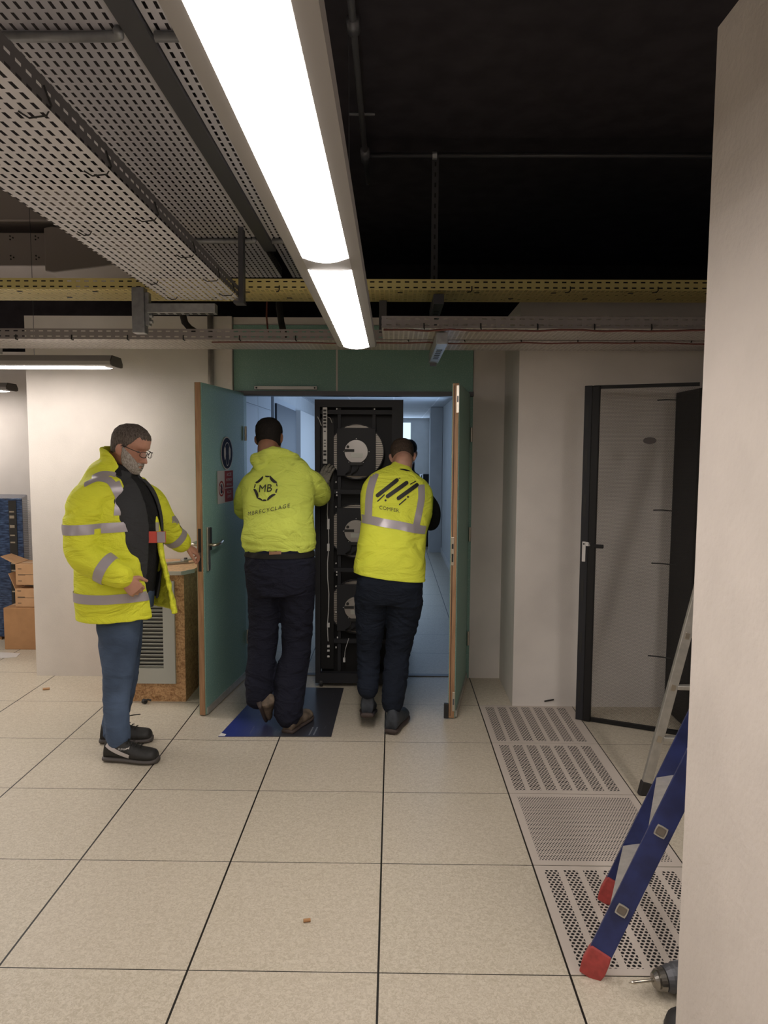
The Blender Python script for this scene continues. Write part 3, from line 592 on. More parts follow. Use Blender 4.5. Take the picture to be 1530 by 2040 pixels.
# ------------------------------------------------------------------ boxes and wrapped stack at left
def carton(x0, y0, z0, x1, y1, z1, label, flaps=(), mat=M_card, marks=False):
    t = thing('cardboard_box', label, 'box', ((x0+x1)/2, (y0+y1)/2, z0), 'cardboard boxes')
    B().box((x0, y0, z0), (x1, y1, z1)).build('carton', mat, t, bevel=.003)
    B().box((x0+.01, (y0+y1)/2-.025, z1), (x1-.01, (y0+y1)/2+.025, z1+.001)).build('tape', M_tape, t)
    for poly, ext in flaps: B().prism(poly, ext).build('flap', mat, t)
    if marks:
        for i in range(3): B().box((x0+.02, y0-.001, z0+.03+i*.05), (x0+.05+.03*(i % 2), y0+.001, z0+.036+i*.05)).build('print_mark', M_inkb, t)
        B().box((x0+.02, y0-.001, (z0+z1)/2), (x1-.02, y0+.001, (z0+z1)/2+.003)).build('print_line', M_inkb, t)
    return t
carton(-3.16, 5.72, 0, -2.70, 5.975, .345, 'large plain brown carton on the floor, bottom of the stack', mat=M_card2)
carton(-3.07, 5.74, .348, -2.66, 5.97, .50, 'printed carton with a raised flap, middle of the stack', [([(-3.07, 5.74, .50), (-3.07, 5.96, .50), (-3.13, 5.95, .62), (-3.13, 5.76, .62)], (.004, 0, 0))], marks=True)
carton(-3.06, 5.74, .53, -2.64, 5.97, .70, 'printed carton with a flap folded out, top of the stack', [([(-3.06, 5.74, .70), (-3.06, 5.96, .70), (-3.20, 5.95, .755), (-3.20, 5.78, .755)], (0, 0, .004))], marks=True)
carton(-3.02, 6.3, 0, -2.62, 6.7, .78, 'dark shaded carton behind the stack of boxes', mat=M_card2)
t = thing('wrapped_server_stack', 'tall stack of rack parts in blue plastic wrap at the left edge', 'wrapped stack', (-3.5, 6.2, 0))
B().prism([(-3.95, 6.0, .03), (-3.12, 6.0, .03), (-3.33, 6.5, .03), (-3.95, 6.6, .03)], (0, 0, 1.19)).build('wrapped_body', M_wrap, t, bevel=.01)
B().box((-3.235, 5.994, .05), (-3.17, 6.0, 1.20)).build('dark_gap', M_ink, t)
for z in (.18, .27, .42, .60, .66, .84, .9, .97, 1.05, 1.10): B().box((-3.225, 5.988, z), (-3.185, 5.995, z+.012+.012*(int(z*100) % 2))).build('metal_glint', M_chrome, t)
for i in range(40):
    z = 1.20-i*.0155; xx = -3.125; L_ = .06
    B().tube([(xx, 6.012, z), (xx+L_*.6, 6.012, z+.002), (xx+L_, 6.012, z-.004-.003*(i % 2))], .002, 5).build('prong', M_zinc, t)
B().box((-3.95, 6.02, 0), (-3.35, 6.5, .03)).build('pallet', M_card2, t)

# ------------------------------------------------------------------ open mesh rack door and rack at right
P0, P1 = V((1.132, 4.30, 0)), V((1.70, 4.05, 0)); dd = (P1-P0).normalized(); nn = V((dd.y, -dd.x, 0)); L_ = (P1-P0).length
if nn.y > 0: nn = -nn
def mesh_mat():
    k = NT('perforated_door_mesh'); o = k.xyz(); u = k.m('ADD', k.m('MULTIPLY', o[0], dd.x), k.m('MULTIPLY', o[1], dd.y))
    k.base((.02, .018, .018), .5); k.holes(k.dots(u, o[2], .009, .0078, .0043)); return k.mat
M_mesh = mesh_mat()
t = thing('mesh_rack_door', 'open black perforated rack door in front of the right wall', 'rack door', P0)
def dbox(u0, u1, v0, v1, z0, z1): return B().obox(P0+dd*(u0+u1)/2+nn*(v0+v1)/2+Z*(z0+z1)/2, dd*(u1-u0)/2, nn*(v1-v0)/2, Z*(z1-z0)/2)
fr = dbox(0, .045, -.01, .012, 0.004, 2.022).build('lock_stile', M_rackg, t, bevel=.003)
for i, z in enumerate((.12, .42, .74, 1.25, 1.52, 1.78)): dbox(.012, .026, .012, .0135, z, z+.13).build('recess', M_ink, fr)
dbox(.045, .088, -.02, .02, .004, 2.02).build('inner_channel', M_rack, t, bevel=.004)
dbox(.05, L_, -.012, .006, 2.002, 2.022).build('top_rail', M_rack, t); dbox(.05, L_, -.012, .010, .004, .026).build('bottom_rail', M_rack, t)
pm = B(); pm.add([P0+dd*.08+Z*.02, P0+dd*L_+Z*.02, P0+dd*L_+Z*2.01, P0+dd*.08+Z*2.01], [(0, 1, 2, 3)]); pm.build('mesh_panel', M_mesh, t)
lk = dbox(.012, .032, .012, .02, .98, 1.10).build('lock_bracket', M_white, t, bevel=.002, label='bare metal lock bracket'); dbox(.032, .058, .012, .02, 1.075, 1.098).build('bracket_tab', M_white, lk)
dbox(.018, .026, .019, .022, 1.082, 1.092).build('bracket_hole', M_ink, lk); dbox(.072, .135, .008, .022, 1.065, 1.088).build('swing_handle', M_rack, t, bevel=.004)
b = B(); cbd = P0+dd*.37+nn*.006+Z*1.70
b.prism([cbd+dd*math.cos(a)*.036+Z*math.sin(a)*.020 for a in [2*math.pi*i/28 for i in range(28)]], nn*.003).build('oval_badge', plain('badge_brown', (.03, .018, .014), .4), t)
for z in (1.93, 1.30, .99, .44): B().tube([P0+dd*.40+nn*-.03+Z*z, P0+dd*.45-nn*.03+Z*(z+.002), P0+dd*.53-nn*.03+Z*(z-.002)], .004, 6).build('cable_stub', M_ink, t)
t = thing('dark_server_rack', 'black server rack behind the mesh door, mostly hidden by the right wall', 'server rack', (2.1, 4.2, 0))
B().box((1.745, 4.06, .005), (2.35, 4.50, 2.0)).build('cabinet_body', M_rack, t, bevel=.004)
B().box((1.70, 3.98, .03), (1.76, 4.06, 1.99)).build('front_post', M_rack, t)

# ------------------------------------------------------------------ server rack in the doorway
RX0, RX1, RY, RZ = -.526, .068, 4.85, 1.975
t = thing('server_rack', 'tall black server rack with three rear fans being pushed through the doorway', 'server rack', (-.23, 5.2, 0))
b = B(); b.box((RX0, RY, .10), (RX0+.035, RY+.05, RZ-.05)).box((RX1-.075, RY, .10), (RX1, RY+.05, RZ-.05)).box((RX0, RY, RZ-.05), (RX1, RY+.05, RZ)).box((RX0, RY, .03), (RX1, RY+.05, .10))
b.build('frame', M_rackg, t)
b = B(); b.box((RX0, RY+.05, .03), (RX0+.004, RY+1.0, RZ)).box((RX1-.004, RY+.05, .03), (RX1, RY+1.0, RZ)).box((RX0, RY+.05, RZ-.004), (RX1, RY+1.0, RZ)).box((RX0, RY+.99, .03), (RX1, RY+1.0, RZ)); b.build('side_panels', M_rack, t)
B().box((RX0+.03, RY+.16, .05), (RX1-.02, RY+.18, RZ-.03)).build('back_plate', M_rack, t)
for x in (RX0+.278-.118, RX0+.278+.118): B().box((x-.010, RY+.06, .10), (x+.012, RY+.09, RZ-.05)).build('upright_rail', M_rackg, t)
for z in (1.36, .82, .32, 1.90): B().box((RX0+.03, RY+.05, z-.02), (RX1-.02, RY+.075, z+.008)).build('cross_bar', M_rackg, t)
B().box((RX0+.036, RY+.04, .12), (RX0+.125, RY+.05, 1.85)).build('cable_channel', M_rack, t)
pd = B().box((RX0+.052, RY+.015, 1.545), (RX0+.082, RY+.045, 1.925)).build('power_strip', plain('pdu_grey', (.46, .44, .41), .4, .3), t, bevel=.002, label='pale vertical power strip')
for z in [1.895-i*.0215 for i in range(6)]+[1.60, 1.622, 1.562]: B().box((RX0+.057, RY+.013, z), (RX0+.077, RY+.016, z+.014)).build('socket', M_ink, pd)
for z in (1.76, 1.70, 1.68, 1.66): B().box((RX0+.060, RY+.013, z), (RX0+.074, RY+.016, z+.006)).build('marking', M_ink, pd)
B().tube([(RX0+.085, RY+.02, 1.86), (RX0+.105, RY+.0, 1.85), (RX0+.115, RY+.02, 1.82)], .002, 6).build('wire', M_white, t)
B().tube([(RX0+.02, RY-.004, 1.86), (RX0+.035, RY-.01, 1.83), (RX0+.045, RY, 1.80)], .0025, 6).build('wire', M_white, t)
cable = [(RX0+.088, RY+.02, 1.53)]+[(RX0+.088+.006*math.sin(i*1.7), RY+.02, 1.53-i*.11) for i in range(1, 12)]
B().tube(cable, .003, 6).build('wire', M_white, t)
for z, s_ in ((1.10, .07), (.95, .05), (.42, .03), (.28, .015), (.21, .012), (.25, .012)):
    B().box((RX0+.082, RY+.01, z), (RX0+.098, RY+.02, z+s_)).build('tag', M_white, t)
for x, z in ((RX0+.145, 1.915), (RX0+.40, 1.915), (RX0+.14, 1.42), (RX0+.145, 1.35), (RX0+.145, 1.33), (RX0+.14, 1.25), (RX0+.14, .86), (RX0+.145, .80), (RX0+.145, .78), (RX0+.14, .70), (RX0+.14, .52), (RX0+.15, .34), (RX0+.14, .27), (RX0+.02, .45), (RX0+.02, .42), (RX0+.2, .19)):
    B().box((x-.004, RY+.045, z-.005), (x+.004, RY+.058, z+.005)).build('screw', M_white, t)
B().box((RX0+.19, RY+.03, .17), (RX0+.205, RY+.045, .20)).build('plug', M_white, t); B().tube([(RX0+.20, RY+.03, .20), (RX0+.205, RY+.03, .26), (RX0+.23, RY+.03, .34)], .002, 6).build('wire', M_white, t)
B().cyl((RX0+.03, RY+.02, .028), (RX0+.05, RY+.02, .028), .028, 14).build('castor', M_blackrub, t); B().cyl((RX1-.05, RY+.02, .028), (RX1-.03, RY+.02, .028), .028, 14).build('castor', M_blackrub, t)
for y in (RY+.9,):
    for x in (RX0+.03, RX1-.05): B().cyl((x, y, .028), (x+.02, y, .028), .028, 14).build('castor', M_blackrub, t)
fcx = RX0+.278
for k, zc in enumerate((1.628, 1.085, .555)):
    seg = 48; th = [2*math.pi*i/seg for i in range(seg)]; c = V((fcx, RY+.07, zc))
    fan = B().prism([c+V((math.cos(a)*.185, 0, math.sin(a)*.185)) for a in th], (0, .05, 0)).build('fan', M_grille, t, label=['upper', 'middle', 'lower'][k]+' round fan with slatted ring')
    rg = [[c+V((math.cos(a)*r, y, math.sin(a)*r)) for a in th] for r, y in ((.183, -.002), (.183, -.010), (.190, -.010), (.190, .01))]
    B().rings(rg, cap=False).build('ring', M_rackg, fan, smooth=False)
    B().box((fcx-.131, RY+.035, zc-.165), (fcx+.131, RY+.062, zc+.158)).build('cover_plate', M_rackg, fan, bevel=.002)
    mo = B().cyl((fcx, RY+.035, zc), (fcx, RY+.015, zc), .078, 40).cyl((fcx, RY+.015, zc), (fcx, RY+.008, zc), .066, 36).build('motor', plain('motor_cast', (.34, .32, .30), .35, .6), fan)
    B().box((fcx-.076, RY+.001, zc-.002), (fcx-.012, RY+.009, zc+.016)).build('motor_connector', M_ink, fan)
    B().cyl((fcx-.055, RY+.009, zc+.032), (fcx-.055, RY+.001, zc+.032), .010, 14).build('motor_knob', M_ink, fan)
    B().box((fcx-.035, RY+.004, zc-.04), (fcx+.045, RY+.009, zc-.012)).build('motor_label', M_vent, fan)
    B().box((fcx-.04, RY+.01, zc-.092), (fcx+.045, RY+.035, zc-.072)).build('cable_gland', M_ink, fan)
    for s_ in (-1, 1): B().tube([(fcx-.012+.022*s_, RY+.02, zc-.085), (fcx-.010+.024*s_, RY+.012, zc-.11), (fcx-.02+.02*s_, RY+.015, zc-.135), (fcx-.05+.02*s_, RY+.025, zc-.155)], .005, 8).build('fan_cable', M_ink, fan, smooth=True)
    for a in (0, 1.57, 3.14, 4.1, 5.3): B().cyl((fcx+math.cos(a)*.087, RY+.035, zc+math.sin(a)*.087), (fcx+math.cos(a)*.087, RY+.030, zc+math.sin(a)*.087), .003, 8).build('fan_screw', M_white, fan)

# ------------------------------------------------------------------ ladders and drill
def railbar(b, p, q, w_, th, side):
    """flat rail of width w_ seen from side, thickness th along side"""
    p, q = V(p), V(q); d_ = (q-p).normalized(); s_ = V(side).normalized(); wv = d_.cross(s_).normalized(); return b.obox((p+q)/2, wv*w_/2, s_*th/2, (q-p)/2)
t = thing('blue_stepladder', 'blue-railed stepladder with red feet leaning by the foreground wall', 'ladder', (.73, 2.3, 0))
lf = V((.640, 2.13, .03)); lv = V((.385, -.02, .92)).normalized(); rv = V((.40, .916, 0)).normalized(); wid = .40; LL_ = 2.15
M_hole = plain('socket_shadow_beige', (.17, .14, .11), .7)
M_step = plain('ladder_step', (.46, .43, .40), .45, .4, nz=.1, nscale=30)
for k in (0, 1):
    o_ = lf+rv*wid*k; r_ = railbar(B(), o_, o_+lv*LL_, .068, .022, rv).build('rail', M_bluerail, t, bevel=.002, label='blue side rail')
    wv = lv.cross(rv).normalized()
    B().rings([[o_+lv*a_+wv*x+rv*y for x, y in ((-.040*s_, -.020*s_), (.040*s_, -.020*s_), (.040*s_, .020*s_), (-.040*s_, .020*s_))] for a_, s_ in ((-.034, .80), (.0, .95), (.04, .90), (.06, .80))]).build('foot', M_red, t, bevel=.004, label='worn red rubber foot')
    for j in range(6):
        c = o_+lv*(.21+.28*j)-rv*.0125
        rg = [[c-rv*y+(lv*math.cos(a)+wv*math.sin(a))*rr*(1/max(abs(math.cos(a)), abs(math.sin(a))))**.75 for a in [2*math.pi*i/24 for i in range(24)]] for rr, y in ((.0175, .0), (.0175, .004), (.0135, .004), (.0135, -.001))]
        if k == 0: B().rings(rg, cap=False).build('rung_socket', M_alu, t)
        if k == 0: B().obox(c-rv*.0005, lv*.0125, wv*.0125, rv*.0008).build('socket_hole', M_hole, t)
for j in range(7):
    c = lf+lv*(.21+.28*j)+rv*wid/2; B().obox(c, V((.42, -.05, .10)).normalized()*.04, V((0, 0, 1)).cross(rv).cross(rv)*.0+Z*.006, rv*(wid/2-.012)).build('step', M_step, t)
t = thing('aluminium_ladder', 'bare aluminium ladder standing near the mesh door', 'ladder', (1.2, 3.32, 0))
ap = V((1.215, 3.33, .02)); av = V((.25, .06, 1)).normalized(); ar = V((1, -.05, 0)).normalized()
for k in (0, 1):
    o_ = ap+ar*.38*k; B().obox(o_+av*.99, V((.022, 0, -.0055)), V((0, .0125, 0)), av*.99).build('rail', M_alu, t, bevel=.003)
    B().obox(o_+av*.01, V((.026, 0, -.0065)), V((0, .016, 0)), av*.035).build('foot', M_blackrub, t, bevel=.005)
    if k == 0:
        for j in range(6): B().obox(o_+av*(.26+.255*j)-V((0, .0135, 0)), V((.011, 0, -.003)), V((0, .002, 0)), av*.015).build('rung_end', M_chrome, t, bevel=.002)
for j in range(6):
    c = ap+av*(.26+.255*j); B().obox(c+ar*.19, ar*.17, V((0, .016, 0)), Z*.011).build('rung', M_alu, t, bevel=.004)
t = thing('cordless_drill', 'cordless drill lying on the floor, its bit pointing out from the wall', 'drill', (.84, 2.05, 0))
dp = V((.795, 2.045, .050)); dv = V((.98, .10, .05)).normalized()
def lathe(prof, p, dv, n_=24):
    x, y = frame_axes(dv); return B().rings([[p+dv*a+(x*math.cos(q)+y*math.sin(q))*r for q in [2*math.pi*i/n_ for i in range(n_)]] for a, r in prof])
lathe([(-.078, .0008), (-.060, .006), (-.054, .0045), (-.01, .0045), (0, .006)], dp, dv, 12).build('drill_bit', M_chrome, t, smooth=True)
lathe([(-.004, .010), (-.002, .020), (.008, .028), (.012, .025), (.014, .031), (.03, .034), (.034, .030)], dp, dv).build('chuck', plain('chuck_steel', (.30, .28, .25), .25, .9), t)
lathe([(.034, .033), (.05, .040), (.06, .039), (.065, .043), (.09, .043), (.10, .045), (.22, .045), (.23, .02)], dp, dv).build('gear_case', M_zincd, t)
B().obox(dp+dv*.10+V((0, .02, .02)), dv*.03, V((0, .014, 0)), V((0, 0, .012))).build('selector_ring', M_zinc, t, bevel=.004)
B().bar(dp+dv*.17, dp+dv*.17+V((.01, -.15, -.012)), .036, .034).build('handle', M_blackrub, t, bevel=.008)
o = lathe([(0, .02), (.005, .05), (.02, .062), (.045, .055), (.06, .03), (.062, .01)], V((.835, 1.895, .0)), V((0, 0, 1))).build('black_bag', M_blackrub, smooth=True); tag(o, 'edge of a rounded black tool bag on the floor at the bottom right', 'bag')
#PEOPLE
# ------------------------------------------------------------------ people
def cr(pts, n):
    """Catmull-Rom through tuples of equal length"""
    out = []; P = [pts[0]]+list(pts)+[pts[-1]]
    for i in range(1, len(P)-2):
        for k in range(n):
            t = k/n; a, b_, c, d = P[i-1], P[i], P[i+1], P[i+2]
            out.append(tuple(.5*((2*b_[j])+(-a[j]+c[j])*t+(2*a[j]-5*b_[j]+4*c[j]-d[j])*t*t+(-a[j]+3*b_[j]-3*c[j]+d[j])*t**3) for j in range(len(b_))))
    out.append(tuple(pts[-1])); return out
def trunk(b, rs, side, n=40, sub=6, e=2.3, gap=None, thick=.02, flare=None):
    """rs: (centre, half width along side, half depth). gap=(phi_near, phi_far) list per ring leaves the front open"""
    side = V(side).normalized(); pts = cr([(*c, a, d_) + (tuple(gap[i]) if gap else ()) for i, (c, a, d_) in enumerate(rs)], sub)
    out = []; inn = []
    for i, p in enumerate(pts):
        c = V(p[:3]); q0, q1 = V(pts[max(i-1, 0)][:3]), V(pts[min(i+1, len(pts)-1)][:3]); t = (q1-q0).normalized()
        s_ = (side-t*side.dot(t)).normalized(); f = t.cross(s_).normalized()
        if f.dot(trunk.fwd) < 0: f = -f
        def P_(ph, g=0.0):
            co, si = math.cos(ph), math.sin(ph); r = (abs(co)**e+abs(si)**e)**(-1/e)
            q = c+f*co*r*(p[4]-g)+s_*si*r*(p[3]-g)
            if flare: q += flare(i/(len(pts)-1), ph, f, s_)
            return q
        if gap:
            g0, g1 = p[5], p[6]; phs = [g0+(2*math.pi-g0-g1)*k/n for k in range(n+1)]
            out.append([P_(ph) for ph in phs]+[P_(ph, thick) for ph in phs[::-1]])
        else: out.append([P_(2*math.pi*k/n) for k in range(n)])
    return b.rings(out)
def limb(b, pts, n=18, sub=6, side=None, sq=1.0):
    """pts: (point, radius)"""
    ps = cr([(*p, r) for p, r in pts], sub); rs = []; px = None
    for i, p in enumerate(ps):
        d_ = (V(ps[min(i+1, len(ps)-1)][:3])-V(ps[max(i-1, 0)][:3])).normalized()
        if px is None: px = (V(side) if side else V((1, .01, 0))); 
        x = px-d_*px.dot(d_); x.normalize(); y = d_.cross(x); px = x
        rs.append([V(p[:3])+(x*math.cos(t)+y*math.sin(t)*sq)*p[3] for t in [2*math.pi*k/n for k in range(n)]])
    b.rings(rs)
    b.ball(pts[0][0], V((pts[0][1]*.97, 0, 0)), V((0, pts[0][1]*.97, 0)), V((0, 0, pts[0][1]*.97)), 14, 8)
    b.ball(pts[-1][0], V((pts[-1][1]*.97, 0, 0)), V((0, pts[-1][1]*.97, 0)), V((0, 0, pts[-1][1]*.97)), 14, 8)
    return b
def fuse(b, name, mat, parent, voxel=.008, it=3, disp=None, label=None, cut=None):
    tmp = b.build('tmp', mat); md = tmp.modifiers.new('r', 'REMESH'); md.mode = 'VOXEL'; md.voxel_size = voxel; md.use_smooth_shade = True
    dg = bpy.context.evaluated_depsgraph_get(); dg.update(); me = bpy.data.meshes.new_from_object(tmp.evaluated_get(dg))
    old = tmp.data; bpy.data.objects.remove(tmp); bpy.data.meshes.remove(old)
    bm = bmesh.new(); bm.from_mesh(me)
    for _ in range(it): bmesh.ops.smooth_vert(bm, verts=bm.verts, factor=.5, use_axis_x=True, use_axis_y=True, use_axis_z=True)
    if disp:
        bm.normal_update()
        for v in bm.verts: v.co += v.normal*disp(v.co)
    if cut:
        bmesh.ops.bisect_plane(bm, geom=list(bm.verts)+list(bm.edges)+list(bm.faces), plane_co=cut[0], plane_no=cut[1], clear_outer=True)
    bm.normal_update(); bm.to_mesh(me); bm.free(); me.name = name
    return link(name, me, mat, parent, True, label)
def tree(o):
    me = o.data; return BVHTree.FromPolygons([v.co.copy() for v in me.vertices], [tuple(p.vertices) for p in me.polygons])
def folds(amp, sc, st=(1, 1, 2), seed=0.0, rid=.6):
    sx, sy_, sz = st
    def f(p):
        q = V((p.x*sc*sx+seed, p.y*sc*sy_, p.z*sc*sz)); a = noise.noise(q+V((noise.noise(q*.5)*1.5, 0, noise.noise(q*.5+V((5, 5, 5)))*1.5)))
        return amp*((1-abs(a)*3)*rid+a*(1-rid))
    return f
def ring_band(o, bv, c, ax, width, R, ph=(0, 360), ref=None, off=.0035, name='reflective_band', mat=None, nseg=72, parent=None, wob=0.0, rmax=None):
    ax = V(ax).normalized(); x = V(ref or (1, 0, 0)); x = (x-ax*x.dot(ax)).normalized(); y = ax.cross(x); c = V(c); G = []
    for k in range(nseg+1):
        a = math.radians(ph[0]+(ph[1]-ph[0])*k/nseg); d_ = x*math.cos(a)+y*math.sin(a); row = []
        for j in range(5):
            q = c+ax*(width*(j/4-.5)+wob*math.sin(a*3)); h_ = bv.ray_cast(q+d_*R, -d_, R)
            row.append(h_[0]+d_*off if h_[0] and h_[1].dot(d_) > .3 and ((h_[0]-q).length < (rmax or 9)) else None)
        G.append(row)
    return grid_mesh(G, name, mat or M_reflect, parent or o)
def grid_mesh(G, name, mat, parent):
    b = B(); idx = {}
    for i, r in enumerate(G):
        for j, p in enumerate(r):
            if p is not None: idx[i, j] = len(b.v); b.v.append(p)
    for i in range(len(G)-1):
        for j in range(len(G[0])-1):
            q = [(i, j), (i+1, j), (i+1, j+1), (i, j+1)]
            if all(k in idx for k in q):
                ps = [b.v[idx[k]] for k in q]
                if max((ps[m_]-ps[(m_+1) % 4]).length for m_ in range(4)) < .06: b.f.append(tuple(idx[k] for k in q))
    if not b.f: return None
    par = list(range(len(b.v)))
    def root_(i):
        while par[i] != i: par[i] = par[par[i]]; i = par[i]
        return i
    for f in b.f:
        for i in f[1:]: par[root_(i)] = root_(f[0])
    isl = {}
    for f in b.f: isl.setdefault(root_(f[0]), []).append(f)
    for fs in isl.values():
        if len(fs) < 12: continue
        ids = sorted({i for f in fs for i in f}); mp = {i: n_ for n_, i in enumerate(ids)}
        q = B(); q.v = [b.v[i] for i in ids]; q.f = [tuple(mp[i] for i in f) for f in fs]; q.build(name, mat, parent, smooth=True)
def strip(bv, path, width, proj, parent, name='reflective_band', mat=None, off=.0035, wvec=None, n_=10):
    """band following path (points near the cloth), laid on it along proj"""
    ps = cr([tuple(p) for p in path], n_); proj = V(proj).normalized(); G = []
    for i, p in enumerate(ps):
        d_ = V(ps[min(i+1, len(ps)-1)])-V(ps[max(i-1, 0)]); wv = wvec and V(wvec) or d_.cross(proj).normalized(); row = []
        for j in range(5):
            q = V(p)+wv*width*(j/4-.5); h_ = bv.ray_cast(q-proj*.5, proj, 1.2); row.append(h_[0]-proj*off if h_[0] and h_[1].dot(proj) < -.22 else None)
        G.append(row)
    return grid_mesh(G, name, mat or M_reflect, parent)
def pill(bv, p, q, th, proj, parent, name, mat=None, taper=None, bend=0.0, Yv=4.4):
    """rounded bar between picture points p and q laid on the cloth"""
    p, q = V((*p, 0)), V((*q, 0)); d_ = (q-p); L = d_.length; d_ = d_/max(L, 1e-6); nn_ = V((-d_.y, d_.x, 0)); G = []; n_ = 14; r = th/2
    for i in range(n_+1):
        s_ = -r+(L+2*r)*(.5-.5*math.cos(math.pi*i/n_)); w_ = r
        if s_ < 0: w_ = math.sqrt(max(r*r-s_*s_, 0))
        if s_ > L: w_ = math.sqrt(max(r*r-(s_-L)**2, 0))
        if taper: w_ = r*math.sin(math.pi*i/n_)**.6
        row = []
        for j in range(5):
            c = p+d_*s_+nn_*(w_*(j/2-1)+bend*math.sin(math.pi*i/n_)); h_ = bv.ray_cast(at(c.x, c.y, Yv)-proj*.6, proj, 1.5); row.append(h_[0]-proj*.004 if h_[0] else None)
        G.append(row)
    return grid_mesh(G, name, mat or M_ink, parent)

HZ = [-.118, -.108, -.09, -.066, -.04, -.015, .01, .035, .065, .09, .110, .122, .127]
HF = [.050, .074, .083, .084, .082, .080, .080, .090, .088, .074, .05, .022, .003]
HB = [-.01, -.022, -.045, -.070, -.082, -.090, -.097, -.101, -.097, -.082, -.055, -.022, -.003]
HW = [.022, .036, .050, .060, .066, .070, .072, .075, .073, .062, .045, .022, .003]
def lerp_t(t, a):
    for i in range(len(HZ)-1):
        if t <= HZ[i+1]:
            k = (t-HZ[i])/(HZ[i+1]-HZ[i]); k = k*k*(3-2*k)*.35+k*.65; return a[i]+(a[i+1]-a[i])*k
    return a[-1]
def g_(x, s_): return math.exp(-(x/s_)**2)
def head_pt(th, z, off=0.0, face=True):
    f, bk, w_ = lerp_t(z, HF), lerp_t(z, HB), lerp_t(z, HW); c = (f+bk)/2; hd = (f-bk)/2; e = 2.25
    co, si = math.cos(th), math.sin(th); r = (abs(co)**e+abs(si)**e)**(-1/e); x = si*r*(w_+off); y = c+co*r*(hd+off)
    if co > 0 and face:
        k = co
        y += .034*g_(x, .0095+.004*g_(z+.036, .012))*max(0, min(1, (.024-z)/.058))*(1 if z > -.040 else max(0, 1-(-.040-z)/.010))*k
        y -= .011*(g_(abs(x)-.031, .014)*g_(z-.006, .013))*k; y += .005*g_(z-.028, .010)*g_(abs(x)-.026, .022)*k
        y += .006*(g_(z+.060, .0055)+g_(z+.074, .006))*g_(x, .022)*k; y -= .004*g_(z+.067, .003)*g_(x, .024)*k
        y += .006*g_(z+.104, .012)*g_(x, .018)*k; y += .003*g_(z+.02, .018)*g_(abs(x)-.042, .016)*k; y -= .005*g_(z+.088, .006)*g_(x, .02)*k
    return V((x, y, z))
class Head:
    def __init__(s, pos, fwd, up, scale=1.0):
        f = V(fwd).normalized(); u = V(up); u = (u-f*u.dot(f)).normalized(); r = f.cross(u)
        s.M = Matrix((r, f, u)).transposed().to_4x4(); s.M.translation = V(pos); s.k = scale; s.f, s.u, s.r = f, u, r
    def p(s, v): return s.M @ (V(v)*s.k)
    def add(s, b, n=88, m_=70):
        rs = []
        for j in range(m_+1):
            z = HZ[0]+(HZ[-1]-HZ[0])*j/m_; rs.append([s.p(head_pt(2*math.pi*i/n, z)) for i in range(n)])
        b.rings(rs)
        for sd in (-1, 1):
            c = s.p((.077*sd, -.010, -.012)); a = (s.M.to_3x3() @ V((.006*sd, -.001, 0)))*s.k; 
            b.ball(c, a+(s.M.to_3x3() @ V((.004*sd, 0, 0))), s.M.to_3x3() @ V((sd*.010, -.017, -.003)), s.M.to_3x3() @ V((.003*sd, -.004, .031)), 16, 10)
            b.ball(s.p((.073*sd, -.004, -.034)), s.M.to_3x3() @ V((.007, 0, 0)), s.M.to_3x3() @ V((0, .008, 0)), s.M.to_3x3() @ V((0, 0, .010)), 12, 8)
        return b
    def shell(s, name, mat, parent, fn, off=.005, n=168, m_=130):
        """cap over the skull where fn(th, z) > 0; height fades to the skin at the edge"""
        G = B(); idx = {}
        for j in range(m_+1):
            z = HZ[0]+(HZ[-1]-HZ[0])*j/m_
            for i in range(n):
                th = 2*math.pi*i/n; k = fn((th+math.pi) % (2*math.pi)-math.pi, z)
                if k > -.25:
                    kk = max(0., min(1., k)); o_ = (off*(kk**.5) - .003*(1-kk))*min(1, max(.1, (.127-z)/.012))
                    idx[i, j] = len(G.v); G.v.append(s.p(head_pt(th, z+o_*(z > .06)*.8, o_)))
        for j in range(m_):
            for i in range(n):
                q = [(i, j), ((i+1) % n, j), ((i+1) % n, j+1), (i, j+1)]
                if all(k in idx for k in q): G.f.append(tuple(idx[k] for k in q))
        return G.build(name, mat, parent, smooth=True)
